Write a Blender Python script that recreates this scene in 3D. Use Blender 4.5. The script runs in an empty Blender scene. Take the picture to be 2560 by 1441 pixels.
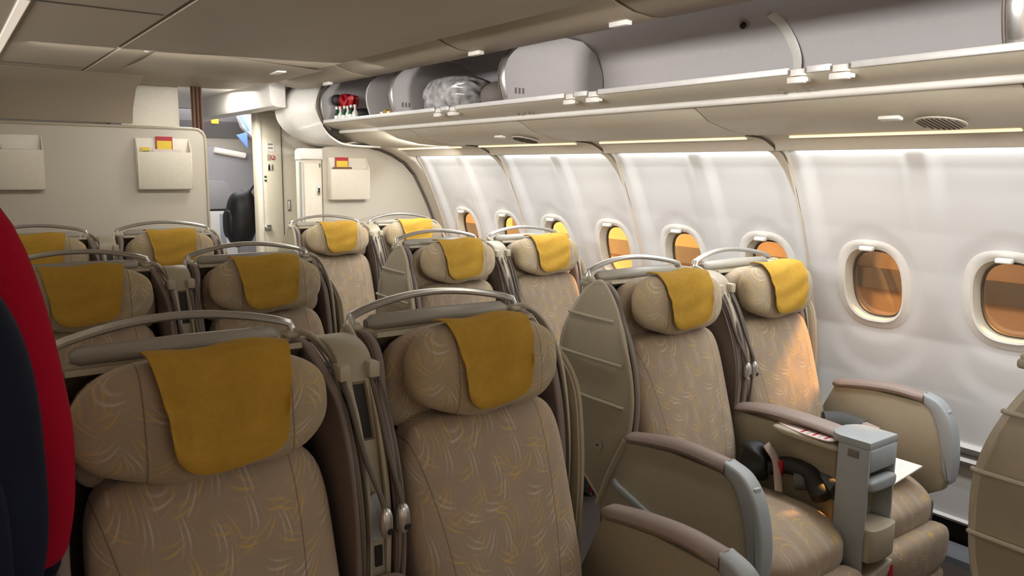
import bpy, bmesh, math, random
from mathutils import Vector, Matrix
C = bpy.context.scene.collection
S = bpy.context.scene
random.seed(7)

# ---------------------------------------------------------------- camera
YAW, PITCH, ROLL, FPX = 0.6296, 0.1503, 0.0099, 1959.1
EYE = Vector((0.0, 0.0, 1.60))
fw = Vector((math.sin(YAW)*math.cos(PITCH), math.cos(YAW)*math.cos(PITCH), -math.sin(PITCH)))
rt0 = Vector((math.cos(YAW), -math.sin(YAW), 0)); up0 = rt0.cross(fw)
rt = rt0*math.cos(ROLL) + up0*math.sin(ROLL); up = -rt0*math.sin(ROLL) + up0*math.cos(ROLL)
cd = bpy.data.cameras.new('camera'); cam = bpy.data.objects.new('camera', cd); C.objects.link(cam)
cam.matrix_world = Matrix(((rt.x, up.x, -fw.x, EYE.x), (rt.y, up.y, -fw.y, EYE.y), (rt.z, up.z, -fw.z, EYE.z), (0, 0, 0, 1)))
cd.sensor_width = 36.0; cd.lens = FPX/2560*36.0; cd.clip_start = 0.02; cd.clip_end = 200
S.camera = cam

# ---------------------------------------------------------------- world, lights, exposure
W = bpy.data.worlds.new('world'); S.world = W; W.use_nodes = True
W.node_tree.nodes['Background'].inputs[0].default_value = (1.0, 0.93, 0.84, 1)
W.node_tree.nodes['Background'].inputs[1].default_value = 0.30
S.view_settings.view_transform = 'Standard'; S.view_settings.look = 'None'
S.view_settings.gamma = 1.0; S.view_settings.use_curve_mapping = False
S.view_settings.exposure = 0.18

def area(name, loc, size, direction, power, color, sizey=None, spread=math.pi):
    l = bpy.data.lights.new(name, 'AREA'); l.energy = power; l.color = color
    l.shape = 'RECTANGLE'; l.size = size; l.size_y = sizey or size; l.spread = spread
    o = bpy.data.objects.new(name, l); C.objects.link(o); o.location = loc
    o.rotation_euler = Vector(direction).to_track_quat('-Z', 'Y').to_euler()
    return o
CX = 0.70                                   # cabin centre line
# cove lamps above the window panels, one per panel (long axis along the cabin)
for i, yc in enumerate((4.72, 3.64, 2.58, 1.51, 0.44, -0.63)):
    l = area('sidewall_cove_lamp', (2.922, yc, 1.722), 0.025, (0.10, 0.001, -1.0), 2.1, (0.90, 0.96, 1.0), 0.98)
    l.rotation_euler = (0, math.radians(2), 0)
l = area('cove_lamp_left', (-1.50, 2.2, 1.66), 0.06, (0.3, 0.001, -1), 22, (1.0, 0.93, 0.84), 6.0)
l.rotation_euler = (0, math.radians(25), 0)
# ceiling wash lamps of the cabin behind the photographer and of the galley beyond the bulkheads, plus added fills
l = area('cabin_front_lamp', (0.9, -1.5, 1.95), 1.6, (0.25, 1.0, -0.35), 7, (1.0, 0.90, 0.78), 0.5)
area('divider_fill', (1.66, -1.3, 2.0), 0.12, (0.2, 1.0, 0.05), 5.5, (1.0, 0.97, 0.95), 0.12, math.radians(40))  # added fill for the bin divider faces, no real fixture here
l = area('aisle_lamp', (1.62, 2.3, 2.08), 0.10, (0, 0.001, -1), 7, (1.0, 0.94, 0.86), 4.5)
l.rotation_euler = (0, 0, 0)
area('opposite_cove_lamp', (-0.75, 2.0, 1.99), 0.25, (1.0, 0.001, 0.02), 25, (1.0, 0.97, 0.955), 6.0, math.radians(60)).rotation_euler = (0, math.radians(-96), 0)
l = area('under_bin_lamp', (2.72, 1.9, 1.735), 0.12, (0, 0.001, -1), 30, (0.95, 0.97, 1.0), 6.2, math.radians(150)); l.rotation_euler = (0, math.radians(8), 0)
area('right_bulkhead_fill', (2.5, 4.55, 1.735), 0.5, (0.05, 1.0, -0.6), 3.0, (1.0, 0.97, 0.92), 0.06)  # fill added to brighten the right bulkhead, not an under-bin fixture
area('bulkhead_fill', (1.15, 3.9, 2.09), 1.6, (0.12, 1.0, -0.42), 4.2, (1.0, 0.97, 0.92), 0.08, math.radians(120))  # invented wash, added to lift the rear bulkheads
area('aft_aisle_lamp', (1.60, 5.05, 2.108), 0.35, (0.25, 0.25, -1), 5.5, (1.0, 0.98, 0.94), 0.35)
area('galley_lamp', (1.62, 6.0, 2.15), 0.4, (0.0, 0.05, -1), 20, (1.0, 0.96, 0.86), 0.5)
area('far_cabin_lamp', (2.3, 7.9, 2.12), 0.9, (0.0, 0.1, -1), 16, (0.93, 0.95, 1.0), 0.9)
sun = bpy.data.lights.new('apron_floodlight', 'SUN'); sun.energy = 14.0; sun.color = (1.0, 0.50, 0.14); sun.angle = 0.10
so = bpy.data.objects.new('apron_floodlight', sun); C.objects.link(so)
so.rotation_euler = Vector((-0.42, 0.075, -0.29)).to_track_quat('-Z', 'Y').to_euler()
area('apron_sodium_lamp', (6.2, 10.6, 3.4), 1.2, (1.0, 0.12, -1.0), 1500, (1.0, 0.47, 0.11), 1.5)
area('apron_sodium_lamp_near', (5.0, 2.5, 3.0), 1.0, (1.0, 0.5, -0.9), 30, (1.0, 0.52, 0.18), 1.0)

# ---------------------------------------------------------------- materials
def lin(c): return tuple(((x/255/12.92) if x/255 <= 0.04045 else ((x/255+0.055)/1.055)**2.4) for x in c) + (1.0,)
def mat(name, rgb, rough=0.6, metal=0.0, noise=0.0, nscale=40, bump=0.0, bscale=300, emit=None, estr=0, spec=0.5, trans=0):
    m = bpy.data.materials.new(name); m.use_nodes = True; nt = m.node_tree; b = nt.nodes['Principled BSDF']
    c = lin(rgb); b.inputs['Base Color'].default_value = c
    b.inputs['Roughness'].default_value = rough; b.inputs['Metallic'].default_value = metal
    b.inputs['Specular IOR Level'].default_value = spec
    b.inputs['Transmission Weight'].default_value = trans
    tc = nt.nodes.new('ShaderNodeTexCoord')
    n = nt.nodes.new('ShaderNodeTexNoise'); n.inputs['Scale'].default_value = nscale; n.inputs['Detail'].default_value = 4
    nt.links.new(tc.outputs['Object'], n.inputs['Vector'])
    r = nt.nodes.new('ShaderNodeValToRGB'); k = noise if noise else 0.03
    r.color_ramp.elements[0].position = 0.3; r.color_ramp.elements[1].position = 0.7
    r.color_ramp.elements[0].color = tuple(x*(1-k) for x in c[:3])+(1,); r.color_ramp.elements[1].color = tuple(min(1, x*(1+k)) for x in c[:3])+(1,)
    nt.links.new(n.outputs['Fac'], r.inputs['Fac']); nt.links.new(r.outputs['Color'], b.inputs['Base Color'])
    if bump:
        n2 = nt.nodes.new('ShaderNodeTexNoise'); n2.inputs['Scale'].default_value = bscale
        nt.links.new(tc.outputs['Object'], n2.inputs['Vector'])
        bp = nt.nodes.new('ShaderNodeBump'); bp.inputs['Strength'].default_value = bump; bp.inputs['Distance'].default_value = 0.002
        nt.links.new(n2.outputs['Fac'], bp.inputs['Height']); nt.links.new(bp.outputs['Normal'], b.inputs['Normal'])
    if emit: b.inputs['Emission Color'].default_value = lin(emit); b.inputs['Emission Strength'].default_value = estr
    return m

def fabric(name, base, seams=()):
    """woven seat fabric with scattered groups of curved feather strokes; seams = list of (x0, slope, bow)"""
    m = bpy.data.materials.new(name); m.use_nodes = True; nt = m.node_tree; N = nt.nodes; L = nt.links
    b = N['Principled BSDF']; b.inputs['Roughness'].default_value = 0.85; b.inputs['Specular IOR Level'].default_value = 0.25
    b.inputs['Sheen Weight'].default_value = 0.15
    def M(op, a, c=None, clamp=False):
        n = N.new('ShaderNodeMath'); n.operation = op; n.use_clamp = clamp
        for i, v in enumerate((a, c)):
            if v is None: continue
            if isinstance(v, (int, float)): n.inputs[i].default_value = v
            else: L.new(v, n.inputs[i])
        return n.outputs[0]
    tc = N.new('ShaderNodeTexCoord'); sp = N.new('ShaderNodeSeparateXYZ'); L.new(tc.outputs['Object'], sp.inputs[0])
    x, y, z = sp.outputs; q = M('SUBTRACT', z, M('MULTIPLY', y, 0.9))
    cb = N.new('ShaderNodeCombineXYZ'); L.new(x, cb.inputs[0]); L.new(q, cb.inputs[1])
    total = None; cols = []
    for k, (sc, off, col) in enumerate(((16.0, 0.0, (196, 164, 92)), (16.0, 3.7, (192, 182, 166)), (17.0, 8.1, (190, 160, 100)))):
        mp = N.new('ShaderNodeMapping'); mp.inputs['Location'].default_value = (off, off*1.7, 0); L.new(cb.outputs[0], mp.inputs[0])
        v = N.new('ShaderNodeTexVoronoi'); v.voronoi_dimensions = '2D'; v.inputs['Scale'].default_value = sc; v.inputs['Randomness'].default_value = 0.8
        L.new(mp.outputs[0], v.inputs['Vector'])
        sub = N.new('ShaderNodeVectorMath'); sub.operation = 'SUBTRACT'; L.new(mp.outputs[0], sub.inputs[0]); L.new(v.outputs['Position'], sub.inputs[1])
        cs = N.new('ShaderNodeSeparateColor'); L.new(v.outputs['Color'], cs.inputs[0])
        vr = N.new('ShaderNodeVectorRotate'); vr.rotation_type = 'Z_AXIS'; L.new(sub.outputs[0], vr.inputs['Vector'])
        L.new(M('MULTIPLY', M('SUBTRACT', cs.outputs[0], 0.25), 2.6), vr.inputs['Angle'])
        s2 = N.new('ShaderNodeSeparateXYZ'); L.new(vr.outputs[0], s2.inputs[0]); lx, ly = s2.outputs[0], s2.outputs[1]
        cur = M('ADD', M('ADD', lx, M('MULTIPLY', M('MULTIPLY', ly, ly), 6.0)), M('MULTIPLY', M('MULTIPLY', lx, ly), 14.0))
        st = M('SINE', M('MULTIPLY', cur, 600.0))
        st = M('MULTIPLY', M('SUBTRACT', st, 0.35), 2.2, True)
        mx = M('SUBTRACT', 1.0, M('MULTIPLY', M('ABSOLUTE', cur), 68.0), True)
        my = M('SUBTRACT', 1.0, M('MULTIPLY', M('ABSOLUTE', ly), 34.0), True)
        f = M('MULTIPLY', M('MULTIPLY', st, M('MULTIPLY', M('POWER', mx, 0.8), M('POWER', my, 0.8))), 1.3, True)
        cols.append((f, col))
    nz = N.new('ShaderNodeTexNoise'); nz.inputs['Scale'].default_value = 9; L.new(tc.outputs['Object'], nz.inputs['Vector'])
    r = N.new('ShaderNodeValToRGB'); c = lin(base)
    r.color_ramp.elements[0].position = .3; r.color_ramp.elements[1].position = .7
    r.color_ramp.elements[0].color = tuple(t*.95 for t in c[:3])+(1,); r.color_ramp.elements[1].color = tuple(t*1.05 for t in c[:3])+(1,)
    L.new(nz.outputs['Fac'], r.inputs[0]); cur = r.outputs[0]
    for f, col in cols:
        mxn = N.new('ShaderNodeMix'); mxn.data_type = 'RGBA'; L.new(M('MULTIPLY', f, 0.75), mxn.inputs[0]); L.new(cur, mxn.inputs[6]); mxn.inputs[7].default_value = lin(col)
        cur = mxn.outputs[2]
    h = None
    for (x0, slope, bow) in seams:
        cx = M('ADD', x0, M('ADD', M('MULTIPLY', M('SUBTRACT', z, 0.8), slope), M('MULTIPLY', M('POWER', M('ABSOLUTE', M('SUBTRACT', z, 0.8)), 2.0), bow)))
        d = M('SUBTRACT', 1.0, M('MULTIPLY', M('ABSOLUTE', M('SUBTRACT', x, cx)), 420.0), True)
        mxn = N.new('ShaderNodeMix'); mxn.data_type = 'RGBA'; L.new(M('MULTIPLY', d, 0.65), mxn.inputs[0]); L.new(cur, mxn.inputs[6]); mxn.inputs[7].default_value = lin((66, 54, 44))
        cur = mxn.outputs[2]
    L.new(cur, b.inputs['Base Color'])
    wv = N.new('ShaderNodeTexNoise'); wv.inputs['Scale'].default_value = 700; L.new(tc.outputs['Object'], wv.inputs['Vector'])
    wr = N.new('ShaderNodeTexNoise'); wr.inputs['Scale'].default_value = 14; wr.inputs['Detail'].default_value = 3; L.new(tc.outputs['Object'], wr.inputs['Vector'])
    bp = N.new('ShaderNodeBump'); bp.inputs['Strength'].default_value = 0.35; bp.inputs['Distance'].default_value = 0.01
    L.new(M('ADD', M('MULTIPLY', wv.outputs[0], 0.08), wr.outputs[0]), bp.inputs['Height']); L.new(bp.outputs[0], b.inputs['Normal'])
    return m

M_ = {}
M_['fabric'] = fabric('seat_fabric', (158, 140, 120))
M_['fabric_back'] = fabric('seat_fabric_back', (158, 140, 120), ((-0.165, -0.16, -.35), (0.145, 0.05, -.25)))
M_['fabric_head'] = fabric('headrest_fabric', (162, 146, 120), ((-0.118, 0, 0), (0.128, 0, 0)))
M_['taupe'] = mat('taupe_leather', (122, 108, 101), 0.55, bump=0.15, bscale=500)
M_['pad'] = mat('armrest_leather', (150, 133, 124), 0.5, bump=0.12, bscale=400)
M_['shell'] = mat('beige_shell_plastic', (163, 153, 131), 0.45, noise=.02)
M_['rim'] = mat('pale_shell_rim', (178, 168, 147), 0.4)
M_['inner'] = mat('dark_inner_shell', (92, 82, 72), 0.7)
M_['blue'] = mat('blue_grey_plastic', (160, 166, 168), 0.4)
M_['silver'] = mat('brushed_silver', (205, 203, 198), 0.28, metal=0.85)
M_['sill'] = mat('pale_metal_sill', (222, 220, 216), 0.35, metal=0.25)
M_['chrome'] = mat('chrome', (225, 225, 225), 0.15, metal=1.0)
M_['roll'] = mat('grey_green_roll_plastic', (150, 145, 133), 0.4)
M_['dark'] = mat('dark_slot', (28, 24, 22), 0.6)
M_['rubber'] = mat('grey_brown_rubber_cable', (92, 84, 74), 0.5)
M_['white'] = mat('white_plastic', (226, 222, 214), 0.4)
M_['ivory'] = mat('ivory_panel', (222, 214, 195), 0.38)
M_['wall'] = mat('sidewall_panel', (214, 212, 209), 0.7, spec=.3, noise=.01, nscale=6)
M_['trim'] = mat('beige_trim', (196, 186, 170), 0.5, noise=.02)
M_['ceil'] = mat('ceiling_panel', (160, 147, 128), 0.55, noise=.03, nscale=2)
M_['bulk'] = mat('bulkhead_laminate', (190, 181, 165), 0.6, noise=.02, nscale=3)
M_['bin'] = mat('bin_lining', (194, 189, 188), 0.5, noise=.02)
M_['binlow'] = mat('bin_underside', (186, 177, 158), 0.45, noise=.02)
M_['carpet'] = mat('carpet', (74, 64, 60), 0.95, noise=.25, nscale=250, bump=.6, bscale=500)
M_['carpet2'] = mat('galley_floor', (150, 158, 176), 0.6, noise=.05)
M_['yellow'] = mat('mustard_cloth', (176, 138, 54), 0.9, noise=.06, nscale=60, bump=.5, bscale=420, spec=.15)
M_['belt'] = mat('charcoal_belt_webbing', (84, 86, 86), 0.7, bump=.3)
M_['belt2'] = mat('pinkish_belt_webbing', (178, 160, 150), 0.8, bump=.3)
M_['black'] = mat('black_fabric', (30, 27, 27), 0.6, noise=.2, nscale=20, bump=.5, bscale=60)
M_['crimson'] = mat('crimson_knit', (168, 18, 46), 0.95, noise=.08, nscale=200, bump=.5, bscale=300, spec=.1)
M_['navy'] = mat('navy_nylon', (18, 24, 44), 0.8, noise=.2, nscale=10, bump=.3, bscale=40, spec=.2)
M_['skin'] = mat('skin', (186, 140, 112), 0.55)
M_['hair'] = mat('black_hair', (22, 18, 17), 0.5)
M_['red'] = mat('red_plastic', (170, 24, 34), 0.5)
M_['lamp'] = mat('cream_light_strip', (240, 232, 206), 0.5, emit=(255, 240, 200), estr=0.75)
M_['clamp'] = mat('ceiling_light_strip', (230, 222, 206), 0.5, emit=(255, 240, 220), estr=0.35)
M_['paper'] = mat('white_paper', (235, 230, 224), 0.8)
M_['card'] = mat('safety_card', (214, 196, 190), 0.6, noise=.1, nscale=120)
M_['grey'] = mat('grey_wall', (160, 155, 152), 0.6)
M_['tan'] = mat('tan_jacket', (120, 96, 68), 0.9)
M_['brown'] = mat('brown_curtain', (120, 92, 76), 0.95)
M_['orange'] = mat('orange_lit_sign', (240, 140, 30), 0.5, emit=(255, 150, 20), estr=1.2)
M_['yellow2'] = mat('yellow_print', (222, 190, 60), 0.6)
M_['green'] = mat('dark_green_glass', (30, 80, 55), 0.2)
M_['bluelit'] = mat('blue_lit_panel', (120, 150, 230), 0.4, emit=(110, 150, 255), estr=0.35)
M_['mark'] = mat('grey_print', (120, 112, 104), 0.7)
M_['facade'] = mat('facade_cladding', (190, 170, 150), 0.8, noise=.15, nscale=1.5)
M_['facade_d'] = mat('facade_dark_band', (110, 112, 118), 0.6, noise=.1, nscale=1.5)
M_['apron'] = mat('apron_concrete', (120, 115, 108), 0.9, noise=.1, nscale=2)
M_['plastic_wrap'] = mat('clear_crinkled_wrap', (176, 173, 172), 0.18, noise=.5, nscale=26, bump=1.0, bscale=34, spec=1.0)
def glassmat():
    m = bpy.data.materials.new('window_pane'); m.use_nodes = True; nt = m.node_tree; nt.nodes.clear()
    o = nt.nodes.new('ShaderNodeOutputMaterial'); t = nt.nodes.new('ShaderNodeBsdfTransparent'); g = nt.nodes.new('ShaderNodeBsdfGlossy')
    t.inputs[0].default_value = (.86, .84, .82, 1); g.inputs[0].default_value = (.9, .9, .9, 1); g.inputs[1].default_value = .03
    mx = nt.nodes.new('ShaderNodeMixShader'); mx.inputs[0].default_value = .07
    nt.links.new(t.outputs[0], mx.inputs[1]); nt.links.new(g.outputs[0], mx.inputs[2]); nt.links.new(mx.outputs[0], o.inputs[0])
    return m
M_['glass'] = glassmat()

# ---------------------------------------------------------------- mesh helpers
def obj(name, bm, m, parent=None, loc=None, smooth=True, label=None, ang=40):
    bmesh.ops.remove_doubles(bm, verts=bm.verts, dist=1e-6)
    bmesh.ops.recalc_face_normals(bm, faces=bm.faces)
    me = bpy.data.meshes.new(name); bm.to_mesh(me); bm.free()
    me.materials.append(M_[m] if isinstance(m, str) else m)
    if smooth:
        me.polygons.foreach_set('use_smooth', [True]*len(me.polygons))
        try: me.set_sharp_from_angle(angle=math.radians(ang))
        except Exception: pass
    o = bpy.data.objects.new(name, me); C.objects.link(o)
    if parent: o.parent = parent
    if loc: o.location = loc
    if label: o['label'] = label
    return o
def tag(o, label, cat, group=None, kind=None):
    o['label'] = label; o['category'] = cat
    if group: o['group'] = group
    if kind: o['kind'] = kind
    return o
def thing(name, label, cat, loc=(0, 0, 0), rz=0, group=None):
    o = bpy.data.objects.new(name, None); C.objects.link(o); o.empty_display_size = .05
    o.location = loc; o.rotation_euler = (0, 0, rz); return tag(o, label, cat, group)
def struct(name, bm, m, parent=None, **k):
    o = obj(name, bm, m, parent, **k)
    if not parent: o['kind'] = 'structure'
    return o
def copy_tree(o, parent=None):
    c = o.copy(); C.objects.link(c); c.parent = parent
    for ch in [x for x in bpy.data.objects if x.parent == o]: copy_tree(ch, c)
    return c
def B(): return bmesh.new()
def box(bm, x0, x1, y0, y1, z0, z1, bev=0, seg=2):
    r = bmesh.ops.create_cube(bm, size=1); vs = r['verts']
    for v in vs: v.co = Vector(((x0+x1)/2+v.co.x*(x1-x0), (y0+y1)/2+v.co.y*(y1-y0), (z0+z1)/2+v.co.z*(z1-z0)))
    if bev:
        es = list({e for v in vs for e in v.link_edges})
        bmesh.ops.bevel(bm, geom=es, offset=bev, segments=seg, affect='EDGES', profile=.5)
    return bm
def catmull(pts, n=6, closed=False):
    out = []; P = [Vector(p) for p in pts]; N = len(P)
    for i in range(N if closed else N-1):
        p0 = P[(i-1) % N] if closed or i > 0 else P[0]*2-P[1]
        p1 = P[i]; p2 = P[(i+1) % N]
        p3 = P[(i+2) % N] if closed or i+2 < N else P[-1]*2-P[-2]
        for k in range(n):
            t = k/n
            out.append(.5*((2*p1)+(-p0+p2)*t+(2*p0-5*p1+4*p2-p3)*t*t+(-p0+3*p1-3*p2+p3)*t**3))
    if not closed: out.append(P[-1])
    return out
def prism(bm, poly, a0, a1, axis='x', bev=0, seg=2):
    """extrude a closed 2D outline between a0 and a1 along an axis; outline coords are the two other axes in order"""
    def P(u, v, a): return {'x': (a, u, v), 'y': (u, a, v), 'z': (u, v, a)}[axis]
    n = len(poly); v0 = [bm.verts.new(P(p[0], p[1], a0)) for p in poly]; v1 = [bm.verts.new(P(p[0], p[1], a1)) for p in poly]
    f0 = bm.faces.new(v0[::-1]); f1 = bm.faces.new(v1)
    for i in range(n): bm.faces.new((v0[i], v0[(i+1) % n], v1[(i+1) % n], v1[i]))
    bmesh.ops.recalc_face_normals(bm, faces=bm.faces)
    if bev: bmesh.ops.bevel(bm, geom=list(f0.edges)+list(f1.edges), offset=bev, segments=seg, affect='EDGES', profile=.5)
    return bm
def tube(bm, pts, r, n=10, caps=True, flat=None, upv=(0, 0, 1)):
    """sweep a circle (or an ellipse r x flat) along pts; r may be a list"""
    P = [Vector(p) for p in pts]; rings = []; prev = None
    for i, p in enumerate(P):
        t = (P[min(i+1, len(P)-1)]-P[max(i-1, 0)]).normalized()
        u = Vector(upv) if prev is None else prev
        s = t.cross(u)
        if s.length < 1e-4: s = t.cross(Vector((1, 0, 0)))
        s.normalize(); u = s.cross(t).normalized(); prev = u
        rr = r[i] if isinstance(r, (list, tuple)) else r; fl = rr if flat is None else (flat[i] if isinstance(flat, (list, tuple)) else flat)
        rings.append([bm.verts.new(p+s*rr*math.cos(2*math.pi*k/n)+u*fl*math.sin(2*math.pi*k/n)) for k in range(n)])
    for a, b in zip(rings, rings[1:]):
        for k in range(n): bm.faces.new((a[k], a[(k+1) % n], b[(k+1) % n], b[k]))
    if caps: bm.faces.new(rings[0][::-1]); bm.faces.new(rings[-1])
    return bm
def blob(bm, c, h, k=4.0, n=14, warp=None):
    """superellipsoid with half sizes h about c on an even cube grid, optional warp(x,y,z in -1..1, world Vector)"""
    cache = {}
    def V(p):
        key = tuple(round(t, 5) for t in p)
        if key not in cache:
            l = sum(abs(t)**k for t in p)**(1/k); q = Vector((p[0]/l, p[1]/l, p[2]/l))
            w = Vector((c[0]+q.x*h[0], c[1]+q.y*h[1], c[2]+q.z*h[2]))
            if warp: w = warp(q, w)
            cache[key] = bm.verts.new(w)
        return cache[key]
    g = [math.tan((-1+2*i/n)*math.pi/4) for i in range(n+1)]
    for ax in range(3):
        for s in (-1, 1):
            for i in range(n):
                for j in range(n):
                    def mk(a, b):
                        l = [0, 0, 0]; l[ax] = s; l[(ax+1) % 3] = a; l[(ax+2) % 3] = b; return V(l)
                    try: bm.faces.new((mk(g[i], g[j]), mk(g[i+1], g[j]), mk(g[i+1], g[j+1]), mk(g[i], g[j+1])))
                    except ValueError: pass
    return bm
def sheet(bm, fn, nu, nv):
    vs = [[bm.verts.new(fn(i/nu, j/nv)) for j in range(nv+1)] for i in range(nu+1)]
    for i in range(nu):
        for j in range(nv): bm.faces.new((vs[i][j], vs[i+1][j], vs[i+1][j+1], vs[i][j+1]))
    return bm
def interp(tab, t):
    if t <= tab[0][0]: return tab[0][1]
    for (a, b), (c, d) in zip(tab, tab[1:]):
        if t <= c: return b+(d-b)*(t-a)/(c-a)
    return tab[-1][1]
def smooth(t): t = max(0, min(1, t)); return t*t*(3-2*t)
def thicken(bm, t):
    bmesh.ops.recalc_face_normals(bm, faces=bm.faces)
    bmesh.ops.solidify(bm, geom=list(bm.faces), thickness=t); return bm
def text_mesh(body, size, m, name, parent=None, loc=(0, 0, 0), rot=(0, 0, 0), extrude=.0008):
    cu = bpy.data.curves.new(name, 'FONT'); cu.body = body; cu.size = size; cu.extrude = extrude; cu.align_x = 'CENTER'; cu.align_y = 'CENTER'
    t = bpy.data.objects.new(name, cu); C.objects.link(t); dg = bpy.context.evaluated_depsgraph_get()
    me = bpy.data.meshes.new_from_object(t.evaluated_get(dg)); bpy.data.objects.remove(t)
    me.materials.clear(); me.materials.append(M_[m]); o = bpy.data.objects.new(name, me); C.objects.link(o)
    if parent: o.parent = parent
    o.location = loc; o.rotation_euler = rot; return o

# ================================================================ SETTING
YB = 5.45                                      # plane of the rear bulkheads
def prof_x(z):                                 # inner face of the right sidewall
    return interp(((0.0, 3.30), (0.45, 3.325), (0.70, 3.305), (0.92, 3.272), (1.12, 3.205), (1.21, 3.178), (1.37, 3.118), (1.53, 3.045), (1.62, 3.0), (1.68, 2.957), (1.72, 2.945), (1.75, 2.93)), z)
# floor
struct('floor', box(B(), -2.1, 3.5, -1.7, 5.9, -0.08, 0.0), 'carpet', smooth=False)
struct('floor', box(B(), -2.1, 3.5, 5.9, 9.4, -0.08, 0.002), 'carpet2', smooth=False)

# right sidewall panels, each with two scooped window pockets
WY = [4.982-0.533*i for i in range(0, 10)]
SEAMS = [5.265-1.066*i for i in range(0, 7)]   # panel joints
WZ = 1.125; HW, HH = 0.137, 0.168              # opening half size
def pocket(y, z):
    d = 0.0
    for wy in WY:
        dy = abs(y-wy)
        if dy > .4: continue
        w = 0.232 + 0.0*z
        zc = 0.925
        dist = (w-dy) if z > zc else (w-math.hypot(dy, (z-zc)))
        # fades out near the top where the scoop runs out
        d = max(d, smooth(dist/(0.085-.02*smooth((z-1.0)/.4))+0.15)*(.32+.68*smooth((z-.85)/.45)))
    return d
def wall_pt(y, z):
    x = prof_x(z); d = pocket(y, z)
    for wy in WY:                               # ring hollow around each opening
        r = math.hypot((y-wy)/(HW+.045), (z-WZ)/(HH+.045))
        if r < 1.6: x += 0.007*smooth((1.3-r)/0.35)
    return Vector((x - 0.010 + 0.028*d, y, z))
def supero(dy, dz, a, b, k=2.7): return (abs(dy)/a)**k+(abs(dz)/b)**k
for p in range(6):
    y1 = SEAMS[p]-.0008; y0 = SEAMS[p+1]+.0008
    bm = B(); ny = 100; nz = 118; z0, z1 = .50, 1.745
    grid = [[None]*(nz+1) for _ in range(ny+1)]
    for i in range(ny+1):
        for j in range(nz+1):
            y = y0+(y1-y0)*i/ny; z = z0+(z1-z0)*j/nz
            grid[i][j] = bm.verts.new(wall_pt(y, z))
    for i in range(ny):
        for j in range(nz):
            yc = y0+(y1-y0)*(i+.5)/ny; zc = z0+(z1-z0)*(j+.5)/nz
            if any(supero(yc-wy, zc-WZ, HW+.012, HH+.012) < 1 for wy in WY): continue
            bm.faces.new((grid[i][j], grid[i+1][j], grid[i+1][j+1], grid[i][j+1]))
    o = struct('wall_right', bm, 'wall', ang=60)
# joint trims between the panels
for p in range(0, 6):
    bm = B(); ys = SEAMS[p]
    pts = [Vector((prof_x(z)-.016, ys, z)) for z in [.5+1.205*i/30 for i in range(31)]]
    tube(bm, pts, .005, 6, flat=.004, upv=(0, 1, 0))
    struct('trim_%d' % (p+1), bm, 'trim')

def sup_ring(wy, a, b, x_of, n=44, k=2.7):
    out = []
    for i in range(n):
        t = 2*math.pi*i/n; c, s = math.cos(t), math.sin(t)
        y = a*math.copysign(abs(c)**(2/k), c); z = b*math.copysign(abs(s)**(2/k), s)
        out.append(Vector((x_of(wy+y, WZ+z), wy+y, WZ+z)))
    return out
def skin(bm, rings, close=False):
    vs = [[bm.verts.new(p) for p in r] for r in rings]; n = len(vs[0])
    for a, b in zip(vs, vs[1:]):
        for k in range(n): bm.faces.new((a[k], a[(k+1) % n], b[(k+1) % n], b[k]))
    return vs
for i, wy in enumerate(WY[:9]):
    base = lambda y, z: wall_pt(y, z).x
    cx = prof_x(WZ)
    tilt = lambda z: -(z-WZ)*0.32
    bm = B()
    r0 = sup_ring(wy, HW+.034, HH+.034, lambda y, z: base(y, z)+.003)
    r1 = sup_ring(wy, HW+.020, HH+.020, lambda y, z: base(y, z)-.004)
    r2 = sup_ring(wy, HW+.006, HH+.006, lambda y, z: base(y, z)-.004)
    r3 = sup_ring(wy, HW-.002, HH-.002, lambda y, z: cx+.012+tilt(z)*.8)
    r4 = sup_ring(wy, HW-.010, HH-.010, lambda y, z: cx+.016+tilt(z)*.8)
    skin(bm, [r0, r1, r2, r3, r4])
    w = struct('window_%d' % (i+1), bm, 'white'); w['label'] = 'rounded window surround'
    bm = B()
    r4 = sup_ring(wy, HW-.010, HH-.010, lambda y, z: cx+.016+tilt(z)*.8)
    r5 = sup_ring(wy, HW-.016, HH-.016, lambda y, z: cx+.038+tilt(z)*.8)
    r6 = sup_ring(wy, HW-.019, HH-.019, lambda y, z: cx+.066+tilt(z)*.8)
    skin(bm, [r4, r5, r6]); obj('window_reveal', bm, 'ivory', w)
    bm = B()
    r6 = sup_ring(wy, HW-.012, HH-.012, lambda y, z: cx+.066+tilt(z)*.8)
    r7 = sup_ring(wy, HW-.026, HH-.026, lambda y, z: cx+.060+tilt(z)*.8)
    r8 = sup_ring(wy, HW-.027, HH-.027, lambda y, z: cx+.074+tilt(z)*.8)
    skin(bm, [r6, r7, r8]); obj('window_gasket', bm, 'inner', w)
    bm = B(); rr = sup_ring(wy, HW-.020, HH-.020, lambda y, z: cx+.068+tilt(z)*.8); bm.faces.new([bm.verts.new(p) for p in rr])
    thicken(bm, .003); obj('window_pane', bm, 'glass', w, smooth=False)
    bm = B(); zt = WZ+HH-.003; xt = cx-.004+tilt(zt)
    box(bm, xt-.012, xt+.016, wy-.029, wy+.029, zt-.016, zt+.004, .006, 3); obj('shade_pull', bm, 'white', w, label='white shade pull at the top of the window')

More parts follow.
